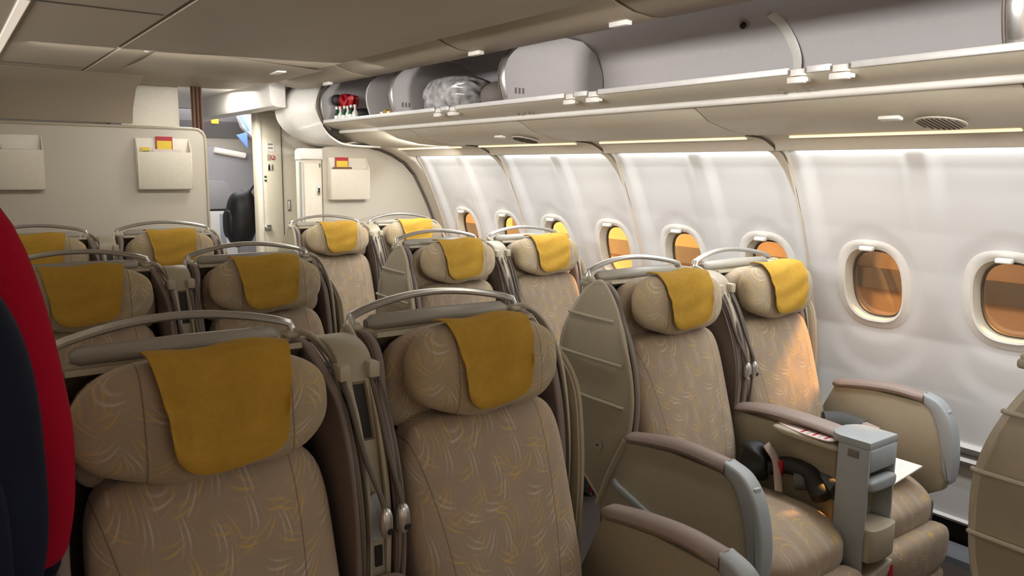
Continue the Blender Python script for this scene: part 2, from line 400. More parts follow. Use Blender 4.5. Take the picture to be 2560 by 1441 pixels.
# lower sidewall with ledge, dado and floor rail
bm = B(); prism(bm, [(3.325, .50), (3.300, .515), (3.285, .50), (3.34, .455), (3.30, .452), (3.292, .44), (3.302, .425), (3.325, .42), (3.335, .18), (3.318, .172), (3.325, .160), (3.40, .155), (3.40, .50)], -1.7, YB, 'y')
struct('baseboard_right', bm, 'wall', smooth=False)
bm = B(); box(bm, 3.37, 3.40, -1.7, YB, 0, .16); struct('trim_21', bm, 'dark', smooth=False)
bm = B(); prism(bm, [(3.27, 0), (3.27, .03), (3.29, .05), (3.31, .06), (3.35, .062), (3.35, 0)], -1.7, YB, 'y', .003); struct('trim_22', bm, 'facade_d')

# cove valance above the panels (between light strip and panel top)
for p in range(5):
    y1 = SEAMS[p]-.004; y0 = SEAMS[p+1]+.004
    if p == 0: y1 = YB+.05
    bm = B(); out = [(2.765, 1.752), (2.80, 1.742), (2.83, 1.735), (2.862, 1.716), (2.872, 1.690), (2.880, 1.688), (2.884, 1.72), (2.85, 1.755), (2.80, 1.765)]
    prism(bm, out, y0, y1, 'y', .002); struct('trim_%d' % (p+31), bm, 'trim')
    # rounded rib that carries the joint up to the bins
    if p:
        ys = SEAMS[p]
        pts = catmull([(2.70, ys+.02, 1.748), (2.80, ys+.01, 1.738), (2.875, ys, 1.70), (2.935, ys-.002, 1.675), (3.00, ys, 1.60), (3.05, ys, 1.50), (3.10, ys, 1.40)], 5)
        bm = B(); tube(bm, pts, .0045, 6); struct('trim_%d' % (p+41), bm, 'inner')
        bm = B(); tube(bm, catmull([(2.875, ys+.03, 1.715), (2.94, ys+.02, 1.68), (3.005, ys+.01, 1.60), (3.06, ys+.005, 1.50)], 6), [.05, .048, .046, .044, .042, .04, .038, .036, .034, .032, .03, .028, .026, .024, .022, .02, .018, .015, .012], 10, flat=.012, upv=(1, 0, .5)); struct('trim_%d' % (p+51), bm, 'trim')
# cream light strips under the bins
for k, (a, b) in enumerate(((5.28, 4.42), (4.20, 3.27), (3.07, 2.16), (1.94, 1.10), (0.95, 0.05))):
    bm = B(); tube(bm, [(2.795, a, 1.741), (2.795, (a+b)/2, 1.741), (2.795, b, 1.741)], .012, 10, flat=.006)
    o = obj('reading_strip_light', bm, 'lamp')
    tag(o, ['cream strip light under the bins nearest the rear bulkhead', 'cream strip light under the bins, second from the rear bulkhead', 'faint cream strip light over the middle window panel', 'long cream strip light at the right edge of the photo above the nearest windows', 'cream strip light outside the frame at right'][k], 'light')
# service panels under the bins
PS = [5.42, 4.28, 3.165, 2.05, 0.93, -.2, -1.4]
for p in range(6):
    y1, y0 = PS[p]-.003, PS[p+1]+.003
    bm = B(); out = [(2.325, 1.856), (2.335, 1.838), (2.42, 1.790), (2.56, 1.758), (2.70, 1.748), (2.775, 1.750), (2.775, 1.765), (2.56, 1.775), (2.43, 1.81), (2.35, 1.86)]
    prism(bm, out, y0, y1, 'y', .001); o = struct('ceiling_panel_right', bm, 'binlow', ang=50)
    o.name = 'trim_%d' % (61+p)
for yc, xx in ((1.22, 2.52), (3.35, 2.52)):     # round speaker grilles with a white call light
    t = thing('speaker_grille', 'round slotted speaker grille with a small white light under the bins ' + ('near the right edge' if yc < 2 else 'in the middle'), 'speaker', (xx, yc, 1.762))
    bm = B(); prism(bm, [(.075*math.cos(a*math.pi/12), .075*math.sin(a*math.pi/12)) for a in range(24)], -.010, -.006, 'z', .001)
    obj('grille', bm, 'trim', t)
    for k in range(9):
        y = -.06+.015*k; hx = math.sqrt(max(.0004, .068**2-y*y)); bm = B(); box(bm, -hx, hx, y-.002, y+.002, -.0125, -.009); obj('grille_slot', bm, 'inner', t, smooth=False)
    t.rotation_euler = (0, math.radians(-12 if False else 12), 0)
    bm = B(); box(bm, -.10, -.07, .08, .15, -.016, -.004, .004); obj('call_light', bm, 'white', t)
bm = B(); box(bm, 2.09, 2.10, 0, .01, 0, .01)
bm.free()

# ---- overhead bins (open): sill, lower fascia, back, top, dividers
BY0, BY1 = 5.22, -1.4
bm = B(); prism(bm, [(2.195, 1.912), (2.185, 1.900), (2.20, 1.888), (2.25, 1.872), (2.31, 1.858), (2.345, 1.862), (2.78, 1.885), (2.78, 1.902), (2.22, 1.902)], BY1, BY0, 'y', .001)
binroot = thing('overhead_bin', 'long open overhead luggage bin above the window seats', 'luggage bin', (0, 0, 0))
obj('bin_floor', bm, 'binlow', binroot)
bm = B(); tube(bm, [(2.318, BY1, 1.850), (2.318, 2, 1.850), (2.318, BY0+.02, 1.850)], .014, 10); obj('lower_rail', bm, 'white', binroot, label='pale rail along the bottom of the bins')
bm = B(); segs = []
y = BY0-.004
H = [3.64, 2.46, 1.38, 0.3]
cuts = []
for h in (3.60, 2.52, 1.43, 0.35): cuts += [(h+.105, h+.04), (h-.04, h-.105)]
y = BY0-.02
for a, b in cuts+[(BY1, BY1)]:
    if y-a > .01: box(bm, 2.172, 2.192, a+.002, y, 1.901, 1.922, .003)
    y = b-.002
obj('sill_strip', bm, 'sill', binroot, label='thin bright metal strip along the bin sill')
for h in (3.60, 2.52, 1.43, 0.35):
    for d in (.072, -.072):
        bm = B(); box(bm, 2.166, 2.19, h+d-.030, h+d+.030, 1.872, 1.892, .004); box(bm, 2.176, 2.2, h+d-.036, h+d+.036, 1.876, 1.888, .002); box(bm, 2.176, 2.194, h+d-.025, h+d+.025, 1.895, 1.916, .002)
        obj('latch', bm, 'white', binroot, label='white bin latch on the sill')
bm = B(); prism(bm, catmull([(2.78, 1.90), (2.80, 1.98), (2.795, 2.08), (2.75, 2.18), (2.65, 2.235), (2.45, 2.25), (2.20, 2.235), (2.10, 2.21)], 5)+[Vector((2.10, 2.225)), Vector((2.45, 2.265)), Vector((2.66, 2.25)), Vector((2.77, 2.19)), Vector((2.815, 2.08)), Vector((2.82, 1.98)), Vector((2.80, 1.90))], BY1, BY0, 'y')
obj('bin_lining', bm, 'bin', binroot)
divf = [(2.20, 1.902), (2.180, 1.95), (2.166, 2.01), (2.170, 2.07), (2.195, 2.12), (2.245, 2.165), (2.33, 2.21)]
for yd, full in ((BY0, 1), (4.19, 1), (3.07, 1), (.90, 1), (-.2, 1), (4.55, 0)):
    bm = B(); fr = [Vector(p) for p in catmull([(a+(0 if full else .02), b) for a, b in divf], 4)]
    prism(bm, fr+[Vector((2.45, 2.245)), Vector((2.65, 2.23)), Vector((2.745, 2.175)), Vector((2.79, 2.08)), Vector((2.795, 1.98)), Vector((2.775, 1.903))], yd-.008, yd+.008, 'y')
    d = obj('bin_divider', bm, 'bin', binroot)
    if full:
        bm = B(); tube(bm, [(p[0]-.002, yd-.004, p[1]) for p in fr[:-2]], .006, 8, flat=.022, upv=(0, 1, 0)); obj('divider_edge', bm, 'silver', d, label='curved metal edge strip')
        bm = B(); tube(bm, [(p[0]-.004, yd+.0215, p[1]) for p in fr[:-2]], .004, 6); obj('divider_gasket', bm, 'inner', d)
        if yd < 5:
            for k in range(3):
                bm = B(); box(bm, 2.235+k*.022, 2.247+k*.022, yd-.0095, yd-.007, 1.955, 1.982); obj('load_marking', bm, 'mark', d, smooth=False, label='small grey printed load marking')
for yy in (2.14, 3.33, 4.53, 5.0):
    bm = B(); tube(bm, [(2.735, yy, 2.208), (2.72, yy, 2.196)], .022, 14, caps=True); obj('hinge_boss', bm, 'rim', binroot)
    bm = B(); tube(bm, [(2.728, yy, 2.202), (2.708, yy, 2.186)], .012, 12); obj('hinge_knob', bm, 'dark', binroot, label='dark round hinge knob inside the bin')
bm = B(); tube(bm, catmull([(2.70, 2.00, 2.216), (2.76, 1.97, 2.16), (2.79, 1.93, 2.05), (2.77, 1.92, 1.93)], 5), .022, 8, flat=.004, upv=(1, 0, .6)); obj('gas_strut_cover', bm, 'white', binroot, label='white strap down the bin back')
# raised bin doors, one per bay
for k, (a, b) in enumerate(((5.2, 4.20), (4.18, 3.08), (3.06, 1.98), (1.96, .91), (.89, -.2))):
    t = thing('bin_door', 'raised beige bin door ' + ['at the rear end of the bins, over the red bag', 'over the plastic-wrapped bundle', 'right of the metal-edged divider', 'at the top right of the photo', 'beyond the right edge of the photo'][k], 'bin door', (0, (a+b)/2, 0))
    h = (a-b)/2; bm = B()
    out = [(2.15, 2.146), (2.10, 2.128), (2.02, 2.118), (1.93, 2.126), (1.86, 2.145), (1.80, 2.172), (1.80, 2.185), (1.88, 2.175), (2.02, 2.15), (2.14, 2.165), (2.20, 2.22), (2.21, 2.212), (2.17, 2.165)]
    prism(bm, out, -h, h, 'y', .002); obj('door_panel', bm, 'ceil', t)
    bm = B(); box(bm, 1.985, 2.015, (-.045 if k < 4 else 0)+(3.037-(a+b)/2 if k == 1 else 2.11-(a+b)/2 if k == 2 else 0), (.045 if k < 4 else .1)+(3.037-(a+b)/2 if k == 1 else 2.11-(a+b)/2 if k == 2 else 0), 2.104, 2.124, .004); obj('door_latch', bm, 'white', t, label='white door latch')
# white bin end fairing
bm = B()
def fair(u, v):
    a = math.pi*(0.02+0.93*v)
    ey = 5.23+.42*u
    pr = catmull([(2.30, 2.235), (2.16, 2.205), (2.06, 2.14), (2.005, 2.05), (2.0, 1.97), (2.03, 1.90), (2.09, 1.84), (2.18, 1.79), (2.34, 1.755), (2.62, 1.745)], 6)
    p = pr[min(len(pr)-1, int(round(v*(len(pr)-1))))]
    sx = 0.13*(1-smooth(u*1.8)) if v < .62 else 0.10*(1-smooth(u*1.8))*(1-(v-.62)/.38)
    return Vector((p[0]+sx, ey, p[1]+(.035*(1-smooth(u*1.8)) if .35 < v < .85 else 0)*math.sin((v-.35)/.5*math.pi)))
sheet(bm, fair, 14, 54); thicken(bm, .012)
o = obj('bin_end_fairing', bm, 'white'); tag(o, 'glossy white rounded fairing closing the rear end of the overhead bins', 'fairing')
bm = B(); tube(bm, catmull([(2.30, 5.225, 2.20), (2.205, 5.225, 2.16), (2.158, 5.225, 2.09), (2.148, 5.225, 2.01), (2.175, 5.225, 1.92), (2.235, 5.225, 1.86)], 6), .010, 8, flat=.012, upv=(0, 1, 0)); obj('fairing_edge_trim', bm, 'inner', o)

# ---- ceiling
bm = B(); prism(bm, [(1.76, 2.142), (1.72, 2.128), (1.55, 2.122), (1.2, 2.120), (.71, 2.118), (.70, 2.128), (1.55, 2.135), (1.76, 2.155)], -1.6, 5.62, 'y')
struct('ceiling', bm, 'ceil', ang=20)
bm = B(); prism(bm, [(.69, 2.118), (.29, 2.120), (.29, 2.135), (.69, 2.13)], -1.6, 5.62, 'y'); struct('ceiling', bm, 'ceil', smooth=False)
bm = B(); prism(bm, [(.25, 2.120), (-.5, 2.13), (-1.1, 2.10), (-1.1, 2.12), (.25, 2.14)], -1.6, 5.62, 'y'); struct('ceiling', bm, 'ceil', smooth=False)
bm = B(); box(bm, .255, .285, -1.6, 5.62, 2.116, 2.13); o = obj('ceiling_strip_light', bm, 'clamp', smooth=False); tag(o, 'thin pale light strip in the ceiling at the top left corner', 'light')
bm = B(); box(bm, -1.2, 2.1, -1.6, 5.62, 2.19, 2.21); struct('ceiling', bm, 'inner', smooth=False)
# cross joints of the ceiling panels and the moulded swell near the rear
for yy in (4.85, 3.0):
    bm = B(); box(bm, -.5, .68, yy-.004, yy+.004, 2.1155, 2.12); struct('trim_%d' % (70+int(yy)), bm, 'inner', smooth=False)
bm = B()
def swell(u, v):
    x = .85+.89*u; yy = 4.15+.95*v - .35*(1-u)
    return Vector((x, yy, 2.119-.022*math.sin(math.pi*v)**1.2*math.sin(math.pi*min(1, u*.9+.1))**.7))
sheet(bm, swell, 24, 20); struct('ceiling', bm, 'ceil')
bm = B(); box(bm, 1.52, 1.57, 4.24, 4.38, 2.104, 2.121, .004); o = obj('ceiling_indicator', bm, 'white'); tag(o, 'small white indicator lamp on the ceiling edge by the rear bins', 'indicator lamp')
bm = B(); blob(bm, (.82, 3.98, 2.118), (.012, .012, .006), 2, 6); o = obj('ceiling_screw', bm, 'mark'); tag(o, 'small grey screw in the dim ceiling, left of the bins', 'screw')
# sloping header over the rear centre bulkhead
bm = B(); prism(bm, [(5.05, 2.118), (5.30, 2.06), (5.42, 1.95), (5.46, 1.862), (5.50, 1.862), (5.50, 2.13), (5.05, 2.13)], -.9, 1.02, 'x'); struct('ceiling', bm, 'ceil', ang=60)
bm = B(); box(bm, 1.0, 1.36, 5.72, 5.76, 0.0, 2.14); struct('wall_back', bm, 'ivory', smooth=False)

# ---- outer skin so that no light leaks in (fuselage crown and belly)
bm = B(); prism(bm, [(3.44, .2), (3.44, .80), (3.46, .80), (3.46, .2)], -1.7, 9.4, 'y'); struct('wall_right', bm, 'inner', smooth=False)
bm = B(); prism(bm, [(3.36, 1.42), (3.20, 1.75), (2.95, 2.1), (2.4, 2.42), (1.5, 2.6), (.7, 2.64), (-.1, 2.6), (-1.0, 2.4), (-1.6, 2.0), (-1.62, 2.03), (-1.0, 2.44), (-.1, 2.64), (.7, 2.68), (1.5, 2.64), (2.4, 2.46), (2.97, 2.13), (3.23, 1.77), (3.39, 1.43)], -1.7, 9.4, 'y'); struct('ceiling', bm, 'inner', smooth=False)
bm = B(); box(bm, 3.3, 3.36, 5.55, 9.4, 0, 2.1); struct('wall_right', bm, 'wall', smooth=False)
bm = B(); box(bm, 3.1, 3.46, -1.75, -1.70, 0, 2.6); struct('wall_front', bm, 'wall', smooth=False)
# left sidewall, plain
bm = B(); sheet(bm, lambda u, v: Vector((1.4-prof_x(.0+1.7*v), -1.7+7.2*u, 1.7*v)), 4, 30); thicken(bm, .02); struct('wall_left', bm, 'wall')
bm = B(); prism(bm, [(-1.5, 1.70), (-1.36, 1.75), (-1.15, 1.82), (-1.05, 1.88), (-1.04, 2.0), (-1.12, 2.08), (-1.5, 2.08)], -1.7, 5.4, 'y', .01); o = obj('overhead_bin', bm, 'binlow'); tag(o, 'closed overhead bin along the left side of the cabin, outside the photo', 'luggage bin')

# ---- centre rear bulkhead
def rrect(x0, x1, z0, z1, r, corners=(1, 1, 1, 1), n=6):
    out = []
    for ci, (cx_, cz_, a0) in enumerate(((x1, z1, 0), (x0, z1, 90), (x0, z0, 180), (x1, z0, 270))):
        if corners[ci]:
            ox = cx_-r if cx_ == x1 else cx_+r; oz = cz_-r if cz_ == z1 else cz_+r
            for k in range(n+1):
                a = math.radians(a0+90*k/n); out.append((ox+r*math.cos(a), oz+r*math.sin(a)))
        else: out.append((cx_, cz_))
    return out
bm = B(); prism(bm, rrect(-.06, 1.455, 0, 1.845, .07, (1, 1, 0, 0)), YB, YB+.045, 'y', .008, 3); struct('wall_back', bm, 'bulk')
bm = B(); tube(bm, [(-.0, YB-.002, 1.842), (1.37, YB-.002, 1.842)]+[(1.385+.067*math.sin(a), YB-.002, 1.775+.067*math.cos(a)) for a in [0, .4, .8, 1.2, 1.57]]+[(1.452, YB-.002, 0)], .009, 8); struct('trim_81', bm, 'rim')
def wall_pocket(name, label, x0, x1, z0, z1, y=YB):
    t = thing(name, label, 'literature pocket', ((x0+x1)/2, y, z0)); w = (x1-x0)/2; h = z1-z0
    bm = B(); box(bm, -w, w, -.014, 0, 0, h, .004); obj('back_plate', bm, 'ivory', t)
    bm = B(); prism(bm, [(-.015, 0), (-.060, .0), (-.068, .012), (-.074, h*.72), (-.068, h*.73), (-.060, .02), (-.015, .012)], -w+.004, w-.004, 'x', .003); obj('front_panel', bm, 'ivory', t)
    for s in (-1, 1):
        bm = B(); prism(bm, [(-.012, 0), (-.058, 0), (-.068, .012), (-.074, h*.73), (-.040, h*.9), (-.014, h)], s*w-.006*(1 if s > 0 else -0)-(0 if s > 0 else 0), s*w+(.006 if s < 0 else 0)+(0), 'x', .002); obj('side_panel', bm, 'ivory', t)
    return t
wall_pocket('magazine_pocket', 'plastic magazine pocket cut by the left edge of the photo on the centre bulkhead', .21, .515, 1.455, 1.775)
wall_pocket('magazine_pocket', 'plastic magazine pocket with yellow card, near the aisle edge of the centre bulkhead', 1.022, 1.345, 1.452, 1.775)
def leaflet(name, lab, x, y, z, w, h, m, m2=None, rx=0, cat='leaflet'):
    bm = B(); box(bm, -w/2, w/2, -.004, .004, 0, h, .001); o = obj(name, bm, m, loc=(x, y, z), smooth=False); o.rotation_euler = (math.radians(rx), 0, 0); tag(o, lab, cat)
    if m2: bm = B(); box(bm, -w/2+.006, w/2-.006, -.006, -.004, h*.45, h*.9); obj('printed_band', bm, m2, o, smooth=False)
    return o
leaflet('leaflet', 'yellow-topped card standing in the pocket by the aisle edge of the centre bulkhead', 1.19, YB-.028, 1.52, .10, .265, 'red', 'yellow2')
leaflet('leaflet', 'yellow-green leaflet at the left of the pocket by the aisle edge', 1.075, YB-.035, 1.50, .05, .215, 'yellow2', 'green')
leaflet('leaflet', 'grey magazine in the pocket by the aisle edge of the centre bulkhead', 1.20, YB-.046, 1.49, .17, .215, 'card')
leaflet('leaflet', 'dark-printed leaflet in the pocket at the left edge of the photo', .255, YB-.035, 1.50, .12, .215, 'card', 'dark')
# curtain gathered behind the bulkhead
bm = B()
sheet(bm, lambda u, v: Vector((1.40+.075*u, 5.56+.02*u+.018*math.sin(u*19), .15+2.0*v)), 40, 4); thicken(bm, .004)
o = obj('curtain', bm, 'brown'); tag(o, 'brown curtain gathered beside the centre bulkhead below the ceiling', 'curtain')

# ---- right rear bulkhead, closet, lavatory
arc = [(2.262, 0), (2.262, 1.735)]+[(x, z) for x, z in ((2.30, 1.748), (2.45, 1.762), (2.60, 1.752), (2.72, 1.728), (2.82, 1.69), (2.92, 1.635), (3.00, 1.55), (3.06, 1.44), (3.12, 1.32), (3.17, 1.20), (3.22, 1.05), (3.27, .85), (3.29, .6), (3.29, 0))]
bm = B(); prism(bm, arc, YB, YB+.04, 'y', .003); struct('wall_back', bm, 'bulk', ang=60)
bm = B(); tube(bm, catmull([(2.45, YB-.01, 1.77), (2.62, YB-.01, 1.762), (2.82, YB-.01, 1.70), (2.93, YB-.01, 1.635), (3.01, YB-.01, 1.55), (3.07, YB-.01, 1.44), (3.13, YB-.01, 1.32), (3.18, YB-.01, 1.20), (3.23, YB-.01, 1.05), (3.28, YB-.01, .85), (3.295, YB-.01, .5)], 4), .007, 8); struct('trim_82', bm, 'inner')
bm = B(); prism(bm, [(x+.012, z+.012) for x, z in arc[2:-1]]+[(3.36, .6), (3.33, .95), (3.28, 1.2), (3.2, 1.42), (3.1, 1.62), (2.98, 1.74), (2.8, 1.78), (2.45, 1.79)], YB-.17, YB+.03, 'y', .01); struct('wall_right', bm, 'trim', ang=60)
wall_pocket('magazine_pocket', 'white magazine pocket with a red and yellow card on the right bulkhead', 2.298, 2.602, 1.368, 1.672)
leaflet('leaflet', 'red and yellow card standing in the pocket on the right bulkhead', 2.40, YB-.03, 1.42, .10, .255, 'red', 'yellow2')
leaflet('leaflet', 'brownish magazine low in the pocket on the right bulkhead', 2.40, YB-.045, 1.40, .14, .205, 'brown')
t = thing('closet', 'narrow cream closet with a metal latch left of the right bulkhead', 'closet', (2.18, YB, 0))
bm = B(); box(bm, -.085, .078, .002, .09, 0, 1.66, .006); obj('body', bm, 'ivory', t)
bm = B(); box(bm, -.062, .066, -.014, .004, .1, 1.63, .004); dd = obj('closet_door', bm, 'ivory', t)
bm = B(); box(bm, .030, .052, -.026, -.012, 1.405, 1.47, .003); obj('latch', bm, 'chrome', dd, label='chrome latch'); bm = B(); box(bm, .036, .046, -.030, -.022, 1.42, 1.455); obj('latch_slot', bm, 'dark', dd, smooth=False)
bm = B(); prism(bm, rrect(-.092, .078, 1.655, 1.735, .03, (0, 1, 0, 0)), -.03, .09, 'y', .012, 3); obj('top_cap', bm, 'white', t, label='white rounded cap on top')
bm = B(); tube(bm, [(-.088, -.004, 0), (-.088, -.004, 1.64)], .008, 8); obj('corner_strip', bm, 'blue', t)
bm = B(); box(bm, .050, .062, -.016, -.012, 1.60, 1.63); obj('printed_label', bm, 'mark', t, smooth=False)
# lavatory block
t = thing('lavatory', 'cream lavatory block with a door beyond the aisle, left of the closet', 'lavatory', (2.07, 6.30, 0))
bm = B(); box(bm, 0.0, .5, 0, .12, 0, 2.24, .015, 3); obj('body', bm, 'ivory', t)
bm = B(); box(bm, .022, .195, -.012, .006, .03, 2.03, .004); dd = obj('lavatory_door', bm, 'ivory', t)
bm = B(); box(bm, .02, .036, -.016, .0, .03, 2.03, .003); obj('edge_strip', bm, 'white', dd)
bm = B(); box(bm, .198, .203, -.001, .003, .03, 2.03); obj('door_gap', bm, 'inner', t, smooth=False)
bm = B(); box(bm, -.004, .34, -.02, .01, 2.045, 2.09, .006); obj('lintel', bm, 'white', t)
bm = B(); blob(bm, (.060, -.022, 1.115), (.030, .014, .022), 3, 8); h = obj('door_handle', bm, 'chrome', dd, label='chrome door handle'); bm = B(); box(bm, .052, .090, -.016, -.01, 1.085, 1.14, .003); obj('handle_plate', bm, 'silver', h)
bm = B(); box(bm, .235, .262, -.004, .003, 1.245, 1.335, .002); hp = obj('flap_handle', bm, 'mark', t); bm = B(); box(bm, .240, .257, -.006, -.002, 1.255, 1.325, .002); obj('flap', bm, 'ivory', hp)
bm = B(); box(bm, .075, .135, -.0145, -.011, 1.72, 1.80); obj('notice_sticker', bm, 'white', dd, smooth=False)
for k in range(2): bm = B(); box(bm, .085, .125, -.0155, -.0140, 1.775-k*.03, 1.785-k*.03); obj('sticker_print', bm, 'mark', dd, smooth=False)
bm = B(); box(bm, .078, .104, -.0145, -.011, 1.655, 1.70); obj('seat_sticker', bm, 'belt2', dd, smooth=False)
bm = B(); tube(bm, [(.124, -.0115, 1.675), (.124, -.0145, 1.675)], .018, 18); ns = obj('no_smoking_sticker', bm, 'red', dd)
bm = B(); tube(bm, [(.124, -.0145, 1.675), (.124, -.0160, 1.675)], .012, 18); obj('sticker_field', bm, 'paper', ns)
bm = B(); prism(bm, [(.114, 1.664), (.118, 1.660), (.135, 1.686), (.131, 1.690)], -.0175, -.0155, 'y'); obj('sticker_bar', bm, 'red', ns)
for px, mm in ((.090, 'navy'), (.116, 'mark')):     # two little figures
    bm = B(); blob(bm, (px, -.0135, 1.618), (.005, .003, .005), 2, 4); prism(bm, [(px-.008, 1.57), (px-.004, 1.57), (px, 1.59), (px+.004, 1.57), (px+.008, 1.57), (px+.006, 1.612), (px-.006, 1.612)], -.0145, -.011, 'y'); obj('figure_sticker', bm, mm, dd, smooth=False)
for k in range(2): bm = B(); box(bm, .048, .066, -.0145, -.011, 1.485+k*.03, 1.500+k*.03); obj('vacancy_window', bm, 'green', dd, smooth=False)

# ---- beyond the aisle: bright soffit, far wall, jump seat
bm = B(); prism(bm, [(1.87, 2.18), (1.88, 2.045), (1.895, 2.015), (1.925, 2.005), (1.99, 2.005), (1.99, 2.18)], 5.40, 7.45, 'y', .01); struct('ceiling', bm, 'white')
bm = B(); box(bm, 1.36, 2.1, 5.62, 9.4, 2.17, 2.2); struct('ceiling', bm, 'white', smooth=False)
bm = B(); box(bm, -2.1, 3.4, 8.75, 8.8, 0, 2.6); struct('wall_back', bm, 'bulk', smooth=False)
bm = B(); box(bm, 1.2, 3.3, 9.3, 9.35, 0, 2.6); struct('wall_back', bm, 'bulk', smooth=False)
bm = B(); prism(bm, [(8.74, 1.90), (8.45, 2.06), (8.3, 2.2), (8.75, 2.2)], 1.4, 3.3, 'x'); struct('ceiling', bm, 'grey', smooth=False)
bm = B(); prism(bm, [(2.28, 0), (2.28, 1.72), (2.30, 1.80), (2.36, 1.82), (2.72, 1.76), (3.0, 1.70), (3.0, 0)], 8.70, 8.76, 'y', .01); o = struct('wall_back', bm, 'grey')
bm = B(); tube(bm, [(2.40, 8.67, 1.775), (2.72, 8.67, 1.72)], .03, 12); o = obj('wall_light', bm, 'clamp'); tag(o, 'pale tube light on the far grey wall beyond the aisle', 'light')
bm = B(); tube(bm, [(2.29, 8.69, 0), (2.29, 8.69, 1.7), (2.32, 8.69, 1.79)], .014, 8); struct('trim_83', bm, 'white')
t = thing('attendant_seat', 'folded pale grey attendant seat on the far wall beyond the aisle', 'seat', (2.44, 8.69, .82))
bm = B(); prism(bm, [(-.16, .33), (.15, .33), (.15, .48), (.08, .60), (.02, .635), (-.16, .635)], -.07, 0, 'y', .01); obj('headrest_pad', bm, 'grey', t)
bm = B(); box(bm, -.16, .15, -.06, 0, -.5, .31, .01); obj('folded_seat', bm, 'white', t); bm = B(); box(bm, -.03, .03, -.068, -.058, -.4, .28, .003); obj('harness', bm, 'blue', t)
bm = B(); box(bm, 2.31, 2.38, 8.40, 8.42, 2.035, 2.08, .002); o = obj('exit_sign', bm, 'orange'); tag(o, 'small glowing orange sign under the bright soffit beyond the aisle', 'sign')
bm = B(); prism(bm, [(2.52, 2.12), (2.56, 2.0), (2.66, 1.89), (2.82, 1.82), (2.95, 1.80), (2.95, 2.15)], 8.2, 8.3, 'y', .01); o = struct('ceiling', bm, 'bin')
bm = B(); prism(bm, [(2.37, 2.12), (2.41, 2.13), (2.49, 1.94), (2.47, 1.94)], 7.75, 7.77, 'y'); o = obj('status_light', bm, 'bluelit', smooth=False); tag(o, 'slim blue glowing strip at the lavatory edge beyond the aisle', 'light')
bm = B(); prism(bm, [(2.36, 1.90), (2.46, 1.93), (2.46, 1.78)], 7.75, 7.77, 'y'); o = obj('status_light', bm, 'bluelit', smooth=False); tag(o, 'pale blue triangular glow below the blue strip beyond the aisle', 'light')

# ---- outside
bm = B(); box(bm, 4.0, 60, -20, 60, -4.6, -4.5); struct('ground', bm, 'apron', smooth=False)
t = thing('terminal_building', 'building lit orange by sodium lamps seen through the cabin windows', 'building', (9.0, 8, -4.5))
bm = B(); box(bm, 0, 4, -14, 30, 0, 8.2); obj('facade', bm, 'facade', t, smooth=False)
for z0, z1 in ((4.74, 4.98), (3.6, 3.9)):
    bm = B(); box(bm, -.06, .0, -14, 30, z0, z1); obj('cladding_band', bm, 'facade_d', t, smooth=False)
for k in range(12):
    bm = B(); box(bm, -.12, 0, -13+3.4*k, -12.8+3.4*k, 0, 8.2); obj('pilaster', bm, 'facade_d' if k % 2 else 'facade', t, smooth=False)
bm = B(); box(bm, -.5, 0, -14, 30, 4.30, 4.42); obj('walkway_ledge', bm, 'facade', t, smooth=False)

